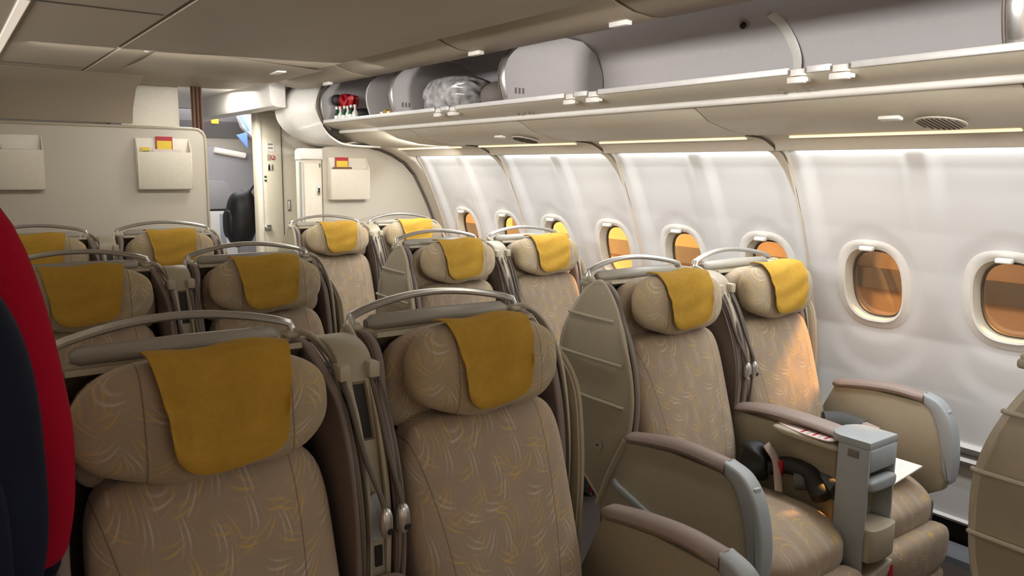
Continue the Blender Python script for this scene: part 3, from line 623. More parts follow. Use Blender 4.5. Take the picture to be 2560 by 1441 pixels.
# ================================================================ SEATS
REAR = [(-.11, 1.225), (-.05, 1.195), (0.0, 1.12), (.045, .98), (.050, .86), (.03, .72), (-.03, .60), (-.12, .52), (-.20, .465)]
FRONT = [(-.25, .52), (-.31, .62), (-.340, .73), (-.350, .86), (-.318, 1.0), (-.25, 1.115), (-.16, 1.205)]
LENS = [Vector((p[0], p[1])) for p in catmull([Vector((a, b)) for a, b in REAR+FRONT], 5, True)]
def build_seat(outer):
    """outer = -1: shell flank on the left, +1: on the right.  local origin on the floor under the top rail"""
    root = thing('airline_seat', 'x', 'airline seat')
    # outer flank with ribs
    x0 = outer*.318
    fr = .60 if outer > 0 else .93
    LENS = [Vector((p[0], p[1])) for p in catmull([Vector((a, b)) for a, b in REAR]+[Vector((a*fr-.0, b)) for a, b in FRONT], 5, True)]
    if outer > 0: LENS = [Vector((p[0], p[1])) for p in catmull([Vector((a, b)) for a, b in ((-.035, 1.17), (0.0, 1.09), (.045, .98), (.050, .86), (.03, .72), (-.03, .60), (-.12, .52), (-.20, .465), (-.20, .54), (-.205, .66), (-.21, .78), (-.205, .90), (-.185, 1.02), (-.13, 1.12))], 5, True)]
    lean = lambda z: .042*smooth((z-1.02)/.2)
    bm = B(); prism(bm, LENS, x0-.008, x0+.008, 'x', .002)
    for v_ in bm.verts: v_.co.x -= outer*lean(v_.co.z)
    fl = obj('side_shell', bm, 'shell', root)
    bm = B(); tube(bm, [(x0+outer*(.004-lean(p.y)), p.x, p.y) for p in LENS+LENS[:1]], .010, 6, caps=False, flat=.006, upv=(1, 0, 0)); obj('shell_rim', bm, 'rim', fl)
    for z, ya, yb in ((1.105, .012, -.235*fr), (.965, .055, -.30*fr), (.822, .050, -.315*fr)):
        bm = B(); tube(bm, [(x0+outer*(.008-lean(z)), ya+.006, z+.004), (x0+outer*(.012-lean(z)), ya, z+.003), (x0+outer*(.012-lean(z)), (ya+yb)/2, z), (x0+outer*(.008-lean(z)), yb, z-.002)], .006, 8); obj('rib', bm, 'rim', fl)
    bm = B(); tube(bm, [(x0+outer*.008, -.17, .66), (x0+outer*.0095, -.17, .66)], .022, 18); bs = obj('screw_cover', bm, 'shell', fl); bm = B(); tube(bm, [(x0+outer*.009, -.17, .66), (x0+outer*.012, -.17, .66)], .004, 8); obj('screw', bm, 'dark', bs)
    # back shell
    rc = catmull([Vector(p) for p in REAR], 5); inn = [p+Vector((-.014, -.004)) for p in rc[::-1]]
    def bsf(u, v):
        p = rc[int(round(v*(len(rc)-1)))]; w = interp(((1.0, .290), (1.08, .286), (1.14, .276), (1.19, .256), (1.225, .225)), p.y)
        return Vector(((2*u-1)*w, p.x, p.y))
    bm = B(); sheet(bm, bsf, 12, len(rc)-1); thicken(bm, .012); obj('back_shell', bm, 'shell', root)
    bm = B(); prism(bm, rrect(-.25, .25, .62, 1.19, .08, (1, 1, 0, 0)), -.03, -.018, 'y'); obj('inner_shell', bm, 'inner', root)
    # padded wings inside, both sides
    WG = [Vector(p) for p in catmull([Vector(p) for p in ((-.02, 1.205), (-.11, 1.222), (-.20, 1.185), (-.28, 1.10), (-.345, .985), (-.375, .86), (-.37, .73), (-.33, .62), (-.2, .56), (-.03, .60), (.0, .9), (.0, 1.10))], 5, True)]
    WG0 = WG
    for s in (-1, 1):
        wf = .53 if (outer > 0 and s > 0) else .81
        WG = [Vector((p.x*wf, p.y)) for p in WG0]
        bm = B(); prism(bm, WG, s*.256, s*.280, 'x', .008, 3)
        for v_ in bm.verts: v_.co.x -= s*.03*smooth((v_.co.z-1.08)/.16)
        w = obj('wing', bm, 'taupe', root)
        bm = B(); tube(bm, [(s*(.284-.03*smooth((p.y-1.08)/.16)), p.x, p.y) for p in WG[4:36]], .003, 6); obj('piping', bm, 'inner', w)
        # pale frame running from the rail ends round the wing
        bm = B(); tube(bm, catmull([(s*.22, 0, 1.222), (s*.255, -.02, 1.230), (s*.270, -.09*wf, 1.220), (s*.280, -.19*wf, 1.185), (s*.290, -.275*wf, 1.105), (s*.292, -.33*wf, .985), (s*.292, -.352*wf, .86), (s*.292, -.345*wf, .73)], 5), .007, 8, flat=.009); obj('wing_frame', bm, 'rim', root)
    # top rail and roll
    bm = B(); box(bm, -.262, .262, -.028, .022, 1.195, 1.218, .008, 3); obj('top_rail', bm, 'shell', root)
    bm = B(); sec = []
    tube(bm, [(-.205, -.008, 1.226), (-.19, -.008, 1.227), (.0, -.008, 1.229), (.19, -.008, 1.227), (.205, -.008, 1.226)], [.015, .028, .029, .028, .015], 12, flat=[.012, .021, .022, .021, .012]); obj('roll_cover', bm, 'roll', root)
    path = [(-.242, -.005, 1.215), (-.243, -.003, 1.235)]+[(-.238+.476*k/16, .000+.03*math.sin(math.pi*k/16), 1.248+.036*math.sin(math.pi*k/16)**.8) for k in range(17)]+[(.243, -.003, 1.235), (.242, -.005, 1.215)]
    bm = B(); tube(bm, path, .0095, 10, flat=.013); obj('grab_handle', bm, 'silver', root, label='arched silver grab handle')
    for s in (-1, 1): bm = B(); blob(bm, (s*.240, -.004, 1.221), (.020, .024, .010), 3, 8); obj('handle_foot', bm, 'rim', root)
    # cushions
    bm = B(); blob(bm, (0, -.115, 1.11), (.232, .052, .118), 3.6, 14, lambda q, w: Vector((w.x, w.y-.02*q.x*q.x, w.z-.02*q.x**4))); obj('upper_back_pad', bm, 'fabric', root)
    def hw(q, w):
        k = 1-.10*abs(q.x)**3
        return Vector((w.x, w.y+.006*abs(q.x)**2.2+.012*(q.z), 1.148+(w.z-1.148)*k+.004*math.sin(q.x*7)))
    bm = B(); blob(bm, (-.006, -.232, 1.148), (.216, .058, .108), 2.8, 20, hw); obj('headrest', bm, 'fabric_head', root)
    def bw(q, w):
        y = w.y-.285*(1.05-w.z)*(1)
        y -= .018*(1-abs(q.x)**2)*0-(-.020)*(abs(q.x)**4)*-1
        zz = w.z-.018*(1-q.x*q.x)*(1 if q.z > 0 else 0)*abs(q.z)**4
        xx = w.x*(1+.03*(1.05-w.z)/.6)
        return Vector((xx, y, zz))
    bm = B(); blob(bm, (0, -.185, .775), (.225, .060, .278), 5.0, 26, bw); obj('backrest', bm, 'fabric_back', root)
    def sw(q, w):
        z = w.z-.045*smooth((-w.y-.66)/.2)+.012*math.cos(q.x*1.5)
        return Vector((w.x, w.y, z))
    bm = B(); blob(bm, (0, -.58, .425), (.232, .262, .072), 4.0, 22, sw); obj('seat_cushion', bm, 'fabric', root)
    bm = B(); box(bm, -.25, .25, -.80, -.10, .07, .40, .02); obj('seat_pan', bm, 'inner', root)
    def lw(q, w): return Vector((w.x, w.y-.02*math.sin((w.z-.1)*8)-.012*(1-q.x*q.x), w.z))
    bm = B(); blob(bm, (0, -.822, .265), (.222, .050, .092), 3.6, 14, lw); obj('leg_rest', bm, 'fabric', root)
    bm = B(); blob(bm, (0, -.835, .122), (.218, .045, .070), 3.2, 14, lw); obj('foot_rest', bm, 'fabric', root)
    # outer armrest
    xa = outer*.318; t0, t1 = sorted((xa-outer*.024, xa+outer*.024))
    side = [(-.20, .455), (-.325, .72), (-.55, .742), (-.78, .740), (-.86, .715), (-.915, .65), (-.94, .56), (-.948, .46), (-.945, .14), (-.90, .10), (-.30, .10), (-.26, .30)]
    if outer > 0: side = [(-.20, .455), (-.325, .72), (-.55, .742), (-.78, .740), (-.86, .715), (-.915, .65), (-.94, .56), (-.945, .48), (-.92, .42), (-.80, .36), (-.30, .28)]
    AS = lambda y: y if y > -.33 else -.33+(y+.33)*(.86 if outer < 0 else .79)
    side = [(AS(a), b) for a, b in side]
    bm = B(); prism(bm, side, t0, t1, 'x', .006); ar = obj('arm_panel', bm, 'shell', root, ang=30)
    bm = B(); tube(bm, catmull([(xa, -.315, .728), (xa, -.45, .752), (xa, -.58, .764), (xa, AS(-.795), .757)], 6), [.020]+[.034]*17+[.033], 14, flat=[.012]+[.021]*17+[.022]); obj('arm_pad', bm, 'pad', ar)
    u0, u1 = sorted((xa-outer*.028, xa+outer*.030))
    cap = [Vector((AS(p.x), p.y)) for p in [Vector(p) for p in catmull([Vector(p) for p in ((-.792, .778), (-.87, .755), (-.925, .70), (-.955, .62), (-.965, .53), (-.955, .455), (-.93, .46))], 5)]+[Vector(p) for p in ((-.908, .50), (-.895, .58), (-.868, .66), (-.835, .715), (-.795, .738))]]
    bm = B(); prism(bm, cap, u0, u1, 'x', .010, 3); ec = obj('arm_end_cap', bm, 'blue', ar, label='blue-grey rounded end cap')
    bm = B(); box(bm, u0+.014, u1-.014, AS(-.915), AS(-.892), .695, .727, .004); o = obj('cap_button', bm, 'blue', ec); bm = B()
    tube(bm, [(xa+outer*.024, -.275, .565), (xa+outer*.030, -.30, .555), (xa+outer*.032, -.56, .475), (xa+outer*.032, AS(-.90), .395), (xa+outer*.030, AS(-.94), .388), (xa+outer*.027, AS(-.962), .41)], .010, 8, flat=.014, upv=(0, 0, 1)); (obj('bumper_strip', bm, 'blue', ar, label='blue-grey bumper strip') if outer < 0 else bm.free())
    bm = B(); tube(bm, [(xa+outer*.022, -.195, .455), (xa+outer*.026, -.26, .60), (xa+outer*.022, -.322, .722)], .012, 8); obj('rear_post', bm, 'shell', ar)
    bm = B(); tube(bm, [(outer*.245, -.90, .36), (outer*.19, -.90, .36)], .013, 12); (obj('footrest_knob', bm, 'silver', root) if outer < 0 else bm.free())
    bm = B(); box(bm, -.22, .22, -.62, -.5, 0.0, .09, .01); box(bm, -.22, .22, -.28, -.16, 0, .09, .01); obj('floor_mount', bm, 'dark', root)
    return root

def build_cover():
    """mustard cloth over the headrest, in the seat's local frame"""
    cy, cz, ry, rz_ = -.232, 1.148, .058, .108; k = 2.8; off = .006
    prof = []
    for i in range(41):
        a = math.radians(140-230*i/40); c_, s_ = math.cos(a), math.sin(a)   # from behind the top to the lower front
        l = (abs(c_)**k+abs(s_)**k)**(1/k)
        prof.append((cy+c_/l*(ry+off)*1.0 if False else cy-(-c_)/l*(ry+off), cz+s_/l*(rz_+off)))
    # walk: behind/top -> front -> bottom
    pr = []
    for i in range(37):
        a = math.radians(62+158*i/36); c_, s_ = math.cos(a), math.sin(a); l = (abs(c_)**k+abs(s_)**k)**(1/k)
        pr.append((cy+c_/l*(ry+off), cz+s_/l*(rz_+off)))
    n = len(pr)-1
    def fn(u, v):
        i = v*n; a = int(min(n-1, math.floor(i))); f = i-a
        y = pr[a][0]*(1-f)+pr[a+1][0]*f; z = pr[a][1]*(1-f)+pr[a+1][1]*f
        hwid = .130-.026*smooth((v-.15)/.85)
        x = (u*2-1)*hwid-.012; q = abs(x+.006)/.216
        tt = max(0.0, (abs(u*2-1)-.45)/.55); cut = .050*(1-math.sqrt(max(0, 1-tt*tt)))*smooth((v-.45)/.55)
        qz = (z-cz)/rz_
        y2 = y+.006*q**2.2+.012*qz; kk = 1-.10*q**3
        wr = .0022*math.sin(x*55+v*5)*smooth((v-.1)*2)+.0018*math.sin(v*26+x*20)
        return Vector((x, y2-.0045+wr-.005*smooth((v-.75)/.25), cz+(z-cz)*kk+.004*math.sin(x/.222*7)+cut))
    bm = B(); sheet(bm, fn, 36, 60); thicken(bm, .003)
    return bm

def build_divider():
    """shared centre console between two seats; local origin on the floor on the pair's centre line under the rails"""
    root = thing('seat_console', 'x', 'seat console')
    top = catmull([Vector(p) for p in ((.02, 1.205), (-.05, 1.222), (-.12, 1.222), (-.175, 1.198), (-.200, 1.145))], 6)
    bm = B(); prism(bm, top+[p+Vector((.012, -.016)) for p in top[::-1]], -.040, .040, 'x', .003); cp = obj('cap', bm, 'shell', root)
    for s in (-1, 1): bm = B(); box(bm, s*.034-.013, s*.034+.013, -.212, -.165, 1.150, 1.185, .005); obj('cap_bracket', bm, 'rim', cp)
    low = catmull([Vector(p) for p in ((-.200, 1.15), (-.225, 1.09), (-.255, .98), (-.272, .88), (-.278, .76), (-.28, .68))], 5)
    for s in (-1, 1):
        bm = B(); prism(bm, low+[p+Vector((.20, -.0)) for p in low[::-1]], s*.016-.007+(s*.006), s*.016+.007+(s*.006), 'x', .003); obj('side_rail', bm, 'shell', root)
    bm = B(); prism(bm, [p+Vector((.012, 0)) for p in low]+[p+Vector((.18, -.0)) for p in low[::-1]], -.014, .014, 'x'); obj('slot_back', bm, 'dark', root)
    bm = B(); prism(bm, [p+Vector((-.002, 0)) for p in low[8:]]+[p+Vector((.03, 0)) for p in low[8:][::-1]], -.024, .024, 'x', .004); obj('lower_fascia', bm, 'shell', root)
    bm = B(); blob(bm, (-.004, -.279, .865), (.019, .008, .055), 2.6, 10); obj('light_dock', bm, 'blue', root, label='grey oval dock'); bm = B(); box(bm, -.007, .009, -.285, -.27, .755, .800); obj('buckle_slot', bm, 'dark', root, smooth=False)
    for pts, hx in ((((-.036, -.185, 1.165), (-.036, -.235, 1.11), (-.024, -.280, 1.0), (-.008, -.310, .93), (-.001, -.318, .895)), 0), (((.030, -.185, 1.165), (.028, -.235, 1.10), (.030, -.280, 1.0), (.036, -.310, .93), (.040, -.318, .895)), .040)):
        bm = B(); tube(bm, catmull(pts, 6), .0062, 8); st = obj('reading_light_stalk', bm, 'rubber', root)
        bm = B(); blob(bm, (hx, -.321, .868), (.0145, .014, .034), 2.4, 10); hd = obj('light_head', bm, 'silver', st, label='silver egg-shaped light head')
        bm = B(); tube(bm, [(hx+.003, -.330, .853), (hx+.004, -.3355, .8515)], .0075, 12); obj('lens', bm, 'dark', hd)
    for x in (-.046, .05):
        bm = B(); tube(bm, catmull([(x, -.18, 1.165), (x, -.235, 1.08), (x, -.285, .96), (x, -.305, .84), (x*.9, -.30, .72)], 5), .0045, 8); obj('cable', bm, 'rubber', root)
    # arm pad, control panel, pedestal
    bm = B(); prism(bm, [(-.29, .60), (-.29, .715), (-.72, .72), (-.72, .10), (-.30, .10)], -.030, .030, 'x', .006); obj('arm_body', bm, 'shell', root)
    bm = B(); tube(bm, catmull([(0, -.285, .722), (0, -.40, .742), (0, -.55, .748), (0, -.70, .740), (0, -.735, .725)], 6), [.03]+[.048]*22+[.04, .025], 14, flat=[.012]+[.018]*22+[.014, .006]); obj('arm_pad', bm, 'pad', root)
    bm = B(); blob(bm, (-.040, -.62, .712), (.052, .135, .016), 3, 12, lambda q, w: w+Vector((0, 0, -.012*(q.y < 0)*q.y*q.y))); pl = obj('control_tray', bm, 'rim', root)
    bm = B(); prism(bm, [Vector(p) for p in catmull([Vector(p) for p in ((-.082, -.72), (-.088, -.64), (-.070, -.55), (-.042, -.50), (-.030, -.58), (-.030, -.72))], 4, True)], .724, .7285, 'z', .001); obj('control_card', bm, 'card', pl, label='pale card with pinkish print')
    for k in range(5): bm = B(); box(bm, -.078, -.040, -.705+.022*k, -.697+.022*k, .7285, .7292); obj('printed_line', bm, 'belt2' if k % 2 else 'red', pl, smooth=False)
    # pedestal: D plan outline, open front niche
    pw = .084
    plan = [(-pw, -.865), (-pw, -.76)]+[(-pw*math.cos(a), -.76+.055*math.sin(a)) for a in [i*math.pi/8 for i in range(1, 8)]]+[(pw, -.76), (pw, -.865)]
    bm = B(); prism(bm, plan, .735, .762, 'z', .005); obj('pedestal_top', bm, 'blue', root, label='blue-grey tray lid')
    for s in (-1, 1):
        bm = B(); box(bm, *sorted((s*pw, s*(pw-.010))), -.865, -.755, .02, .736, .003); obj('pedestal_side', bm, 'blue', root)
    bm = B(); box(bm, -pw+.008, pw-.008, -.80, -.755, .02, .736); obj('pedestal_back', bm, 'blue', root)
    bm = B(); box(bm, -pw-.002, -pw+.010, -.830, -.790, .700, .726, .002); obj('lid_catch', bm, 'mark', root)
    bm = B(); box(bm, -pw+.006, pw-.006, -.868, -.79, .660, .736, .006); obj('upper_fascia', bm, 'blue', root)
    bm = B(); blob(bm, (0, -.862, .615), (pw-.006, .02, .022), 4, 10); obj('fold_handle', bm, 'blue', root)
    bm = B(); box(bm, -pw+.008, pw-.008, -.802, -.798, .49, .59); obj('niche_panel', bm, 'shell', root, smooth=False)
    bm = B(); prism(bm, [(-pw+.008, -.80), (-pw+.008, -.88)]+[(-(pw-.008)*math.cos(a), -.88-.018*math.sin(a)) for a in [i*math.pi/8 for i in range(9)]]+[(pw-.008, -.80)], .36, .47, 'z', .004); obj('cup_shelf', bm, 'rim', root)
    bm = B(); prism(bm, [(-pw+.008, .30), (pw-.008, .33), (pw-.008, .305), (pw*.2, .25), (0, .1), (-.01, .02), (-pw+.008, .02)], -.886, -.80, 'y', .004); obj('lower_fascia', bm, 'rim', root)
    bm = B(); tube(bm, catmull([(pw-.016, -.885, .315), (pw-.028, -.896, .24), (pw-.036, -.892, .15), (pw-.03, -.885, .05)], 5), .007, 8, flat=.004); obj('life_vest_strap', bm, 'red', root, label='red strap')
    return root

# -- the pairs
CENTER_Y = [1.72, 3.24, 4.76]; WIN_Y = [0.675, 2.12, 3.60, 5.10]
CXL, CXR, WXL, WXR = .385, 1.015, 2.125, 2.700
seat_L = build_seat(-1); seat_R = build_seat(1); cov = build_cover(); divd = build_divider()
cov0 = obj('headrest_cover', cov, 'yellow'); tag(cov0, 'x', 'headrest cover')
cnt = {'L': 0, 'R': 0, 'c': 0, 'd': 0}
def put(kind, x, y, z, label, group, sc=None):
    src = {'L': seat_L, 'R': seat_R, 'c': cov0, 'd': divd}[kind]
    o = src if cnt[kind] == 0 else copy_tree(src)
    cnt[kind] += 1; o.location = (x, y, z); o['label'] = label; o['group'] = group
    return o
ZW = -.012
rown = ['in the front row', 'in the middle row', 'in the last row before the bulkhead']
seats = {}
# create every copy from the untouched prototypes first
plan_ = []
for r, y in enumerate(CENTER_Y):
    plan_ += [('L', CXL, y, 0, 'beige centre seat on the left side of its pair, ' + ['nearest the camera, beside the person', 'second from the camera', 'against the rear bulkhead'][r], 'C%dL' % r),
              ('R', CXR, y, 0, 'beige centre seat on the right side of its pair, ' + ['large in the foreground', 'one row behind the foreground seat', 'furthest back beside the bulkhead edge'][r], 'C%dR' % r),
              ('d', (CXL+CXR)/2, y, 0, 'console with hanging reading lights between the two centre seats ' + ['in the foreground', 'one row back', 'against the rear bulkhead'][r], 'C%dd' % r)]
for r, y in enumerate(WIN_Y):
    plan_ += [('L', WXL, y, ZW, 'beige aisle-side seat of a window pair, ' + ['showing only its ribbed shell at the right edge', 'fully visible with its armrest and leg rest', 'second row back with its ribbed shell flank', 'furthest back in front of the right bulkhead'][r], 'W%dL' % r),
              ('R', WXR, y, ZW, 'beige window seat, ' + ['beyond the right edge of the photo', 'with orange light on its backrest', 'second row back beside the windows', 'furthest back under the right bulkhead'][r], 'W%dR' % r),
              ('d', (WXL+WXR)/2, y, ZW, 'console between the window pair seats ' + ['at the right edge of the photo', 'with a blue-grey pedestal and cup shelf', 'in the second row back', 'in front of the right bulkhead'][r], 'W%dd' % r)]
for kind, x, y, z, lab, key in plan_:
    seats[key] = put(kind, x, y, z, lab, {'L': 'seats in pairs', 'R': 'seats in pairs', 'd': 'consoles between seats'}[kind])
for kind, x, y, z, lab, key in plan_:
    if kind == 'd': continue
    who = {'C0L': 'largest mustard cloth, over the headrest of the nearest left centre seat', 'C0R': 'mustard cloth with a raised left corner over the foreground right centre headrest',
           'C1L': 'mustard cloth over the left centre headrest of the second row, partly behind the person', 'C1R': 'mustard cloth over the right centre headrest of the second row',
           'C2L': 'mustard cloth over the far left centre headrest by the bulkhead', 'C2R': 'mustard cloth over the far right centre headrest by the bulkhead',
           'W0L': 'mustard cloth on the headrest of the shell-hidden aisle-side seat at the right edge', 'W0R': 'mustard cloth on the window seat beyond the right edge',
           'W1L': 'mustard cloth on the nearest fully visible aisle-side window-pair seat', 'W1R': 'mustard cloth on the nearest window seat lit by orange light',
           'W2L': 'mustard cloth on the aisle-side seat of the second window pair', 'W2R': 'mustard cloth on the window seat of the second window pair',
           'W3L': 'mustard cloth on the aisle-side seat in front of the right bulkhead', 'W3R': 'mustard cloth on the furthest window seat'}[key]
    c = put('c', x, y, z, who, 'mustard headrest cloths')
    if key == 'C0L': coverL = c
    if key == 'C0R': coverR = c

for key, sx, sz in (('C0L', 1.08, 1.05), ('C0R', .95, 1.0)):
    for ch in seats[key].children:
        if ch.name.startswith('headrest'): ch.scale = (sx, 1.03, sz); ch.location = (0, .007, 1.148*(1-sz)-(.008 if key == 'C0L' else 0))
coverL.scale = (1.0, 1.0, 1.10); coverL.location = (CXL+.026, CENTER_Y[0]-.015, -.118)
coverR.scale = (.88, 1.0, 1.0)
# -- belts and things lying on seats
def strap(bm, pts, w, t=.003, n=6, upv=(0, 0, 1)): return tube(bm, catmull(pts, n), w, 8, flat=t, upv=upv)
r = seats['C0R']
bm = B(); strap(bm, [(.20, -.40, .60), (.225, -.44, .55), (.235, -.50, .50), (.20, -.56, .505)], .028, .006, upv=(0, 1, .3)); obj('seat_belt', bm, 'belt', r, label='charcoal seat belt cover')
bm = B(); strap(bm, [(.10, -.44, .53), (.11, -.47, .56), (.12, -.52, .53)], .022, .004, upv=(0, 1, .3)); obj('belt_webbing', bm, 'belt2', r); bm = B(); strap(bm, [(.16, -.46, .52), (.17, -.52, .53), (.15, -.58, .51)], .024, .004, upv=(0, 1, .3)); obj('belt_webbing', bm, 'belt2', r)
r = seats['W1L']
bm = B(); blob(bm, (.17, -.46, .585), (.055, .05, .075), 2.6, 12, lambda q, w: w+Vector((.006*math.sin(q.z*6), .008*math.sin(q.x*5+q.z*4), 0))); o = obj('belt_cover', bm, 'black', r)
bm = B(); tube(bm, catmull([(.20, -.50, .57), (.235, -.56, .585), (.24, -.64, .575), (.20, -.70, .545), (.19, -.72, .53)], 6), .035, 12, flat=.030); obj('belt_cover', bm, 'black', r)
bm = B(); tube(bm, catmull([(.215, -.60, .545), (.245, -.68, .56), (.235, -.74, .55)], 6), .030, 12, flat=.032); obj('belt_cover', bm, 'belt', r)
bm = B(); strap(bm, [(.17, -.505, .66), (.185, -.535, .61), (.17, -.56, .55), (.15, -.58, .515)], .017, .004, upv=(0, 1, 0)); obj('belt_webbing', bm, 'belt2', r, label='pale pinkish webbing')
bm = B(); box(bm, .186, .200, -.56, -.545, .55, .61, .003); obj('belt_release', bm, 'red', r, label='red release tab')
r = seats['W1R']
bm = B(); tube(bm, catmull([(.16, -.37, .60), (.215, -.42, .60), (.235, -.50, .585)], 5), .032, 10, flat=.045); obj('belt_cover', bm, 'belt', r); bm = B(); tube(bm, [(.232, -.50, .585), (.235, -.56, .575)], .034, 10, flat=.040); obj('belt_buckle', bm, 'belt2', r, label='pinkish-white buckle')
bm = B(); prism(bm, [(.235, -.46), (.235, -.79), (.06, -.78), (.10, -.50)], .525, .530, 'z'); o = obj('folded_paper', bm, 'paper', smooth=False); o.location = (WXR, WIN_Y[1], ZW-.012); o.rotation_euler = (0, math.radians(-10), 0); tag(o, 'white folded sheet lying on the window seat cushion by its outer armrest', 'paper')
# crumpled grey cloth and mustard corner at the bottom of the near left seat
t = thing('seat_strap_bundle', 'crumpled pale grey strap loop lying on the nearest left centre seat', 'strap', (CXL+.02, CENTER_Y[0]-.50, .0))
bm = B(); tube(bm, catmull([(-.14, .12, .735), (-.08, .13, .772), (0, .13, .782), (.08, .12, .765), (.13, .08, .72)], 6), .020, 10, flat=.030, upv=(0, 1, 0)); obj('outer_loop', bm, 'belt2', t)
bm = B(); blob(bm, (-.02, .06, .70), (.12, .06, .055), 2.4, 14, lambda q, w: w+Vector((0, .01*math.sin(q.x*9), .012*math.sin(q.x*7+q.y*5)))); obj('crumpled_cloth', bm, 'card', t)
bm = B(); blob(bm, (.10, .10, .705), (.075, .035, .045), 2.4, 10, lambda q, w: w+Vector((0, 0, .01*math.sin(q.x*8)))); o = obj('mustard_cloth', bm, 'yellow', loc=(CXL+.04, CENTER_Y[0]-.48, 0)); tag(o, 'corner of a fallen mustard cloth at the bottom of the nearest left centre seat', 'cloth')
# scrap of paper on the carpet between centre seats and window seats
bm = B(); sheet(bm, lambda u, v: Vector((.03*u-.02*v, .22*v, .006+.03*u*u)), 6, 8); thicken(bm, .002); o = obj('paper_scrap', bm, 'paper', loc=(2.75, 3.18, .0)); o.location = (2.76, 3.05, .0); o.rotation_euler = (0, 0, math.radians(20)); tag(o, 'white paper scrap showing behind the ribbed shell near the aisle carpet', 'paper')

# -- luggage in the bins
bm = B(); blob(bm, (2.43, 3.88, 2.008), (.14, .25, .100), 2.8, 26, lambda q, w: w+Vector((0, .012*math.sin(q.z*9), .010*math.sin(q.y*14+q.x*9)))); o = obj('wrapped_bundle', bm, 'plastic_wrap'); tag(o, 'bulky bundle in crinkled clear plastic lying in the open bin', 'bundle')
bm = B(); blob(bm, (2.52, 3.53, 1.985), (.14, .12, .085), 2.3, 16); o = obj('grey_bag', bm, 'mark'); tag(o, 'smooth dark grey rounded bag right of the plastic-wrapped bundle', 'bag')
bm = B(); blob(bm, (2.29, 5.04, 2.04), (.055, .10, .038), 2.3, 14, lambda q, w: w+Vector((0, .01*math.sin(q.x*8), .02*math.sin(q.y*5)))); t = obj('red_bag', bm, 'red'); tag(t, 'small red bag with a black end at the back of the open bin', 'bag')
bm = B(); blob(bm, (2.25, 5.13, 2.055), (.04, .045, .038), 2.4, 10); obj('black_end', bm, 'black', t); bm = B(); blob(bm, (2.40, 5.00, 1.95), (.10, .14, .05), 3, 10); o = obj('dark_bag', bm, 'black'); tag(o, 'flat dark bag under the red bag in the open bin', 'bag')
bt = None
for k, (x, y, m) in enumerate(((2.235, 5.10, 'green'), (2.24, 5.045, 'white'), (2.235, 4.99, 'green'), (2.245, 4.935, 'white'), (2.235, 4.88, 'green'), (2.24, 4.825, 'white'))):
    t = thing('bottle', ['green bottle nearest the fairing in the open bin', 'white bottle beside the green one nearest the fairing', 'green bottle in the middle of the bottle row', 'white bottle in the middle of the bottle row', 'green bottle nearest the curved divider', 'white bottle nearest the curved divider'][k], 'bottle', (x, y, 1.903), group='small bottles in the rear bin')
    t.rotation_euler = (math.radians(random.uniform(-14, 14)), 0, 0)
    bm = B(); tube(bm, [(0, 0, 0), (0, 0, .055), (0, 0, .07), (0, 0, .09)], [.020, .020, .009, .008], 12); obj('glass_body', bm, m, t); bm = B(); tube(bm, [(0, 0, .088), (0, 0, .105)], .010, 10); obj('cap', bm, 'white', t); bm = B(); tube(bm, [(0, 0, .012), (0, 0, .045)], .0205, 12); obj('bottle_label', bm, 'paper', t)
for k in range(5):
    bm = B(); box(bm, -.015, .015, -.018, .018, 0, .04+.01*(k % 2), .003); o = obj('carton', bm, ('orange' if False else 'yellow') if k % 2 else 'paper', loc=(2.26, 4.47-.045*k, 1.903))
    tag(o, ['small white carton', 'small mustard carton', 'small white carton', 'small mustard carton', 'small white carton'][k]+[' nearest the curved half divider', ' second from the half divider', ' in the middle of the row', ' second from the metal edge', ' nearest the metal edge'][k] + ' on the bin floor', 'carton', 'small cartons in the bin')
# printed marks on the bin fascia
for y, s in ((1.66, 'A'), (1.60, 'HK'), (3.09, 'C'), (3.03, 'HK')):
    pass
for y0 in (1.64, 3.10):
    for k, w in enumerate((.018, .004, .012, .010)):
        bm = B(); box(bm, 2.276, 2.281, y0-.03*k-(.03 if k else 0)-w, y0-.03*k-(.03 if k else 0), 1.857, 1.872); o = obj('row_marking', bm, 'mark', binroot, smooth=False); o.rotation_euler = (0, 0, 0)

# ================================================================ PEOPLE
def skin_body(name, verts, edges, radii, root_i, m, parent=None, sub=2):
    me = bpy.data.meshes.new(name); me.from_pydata([Vector(v) for v in verts], edges, []); me.update()
    o = bpy.data.objects.new(name, me); C.objects.link(o)
    md = o.modifiers.new('skin', 'SKIN'); md.use_smooth_shade = True
    for i, d in enumerate(me.skin_vertices[0].data):
        d.radius = radii[i] if isinstance(radii[i], tuple) else (radii[i], radii[i]); d.use_root = (i == root_i)
    sm = o.modifiers.new('sub', 'SUBSURF'); sm.levels = sub; sm.render_levels = sub
    dg = bpy.context.evaluated_depsgraph_get(); new = bpy.data.meshes.new_from_object(o.evaluated_get(dg))
    bpy.data.objects.remove(o); new.materials.clear(); new.materials.append(M_[m])
    new.polygons.foreach_set('use_smooth', [True]*len(new.polygons))
    o = bpy.data.objects.new(name, new); C.objects.link(o)
    if parent: o.parent = parent
    return o
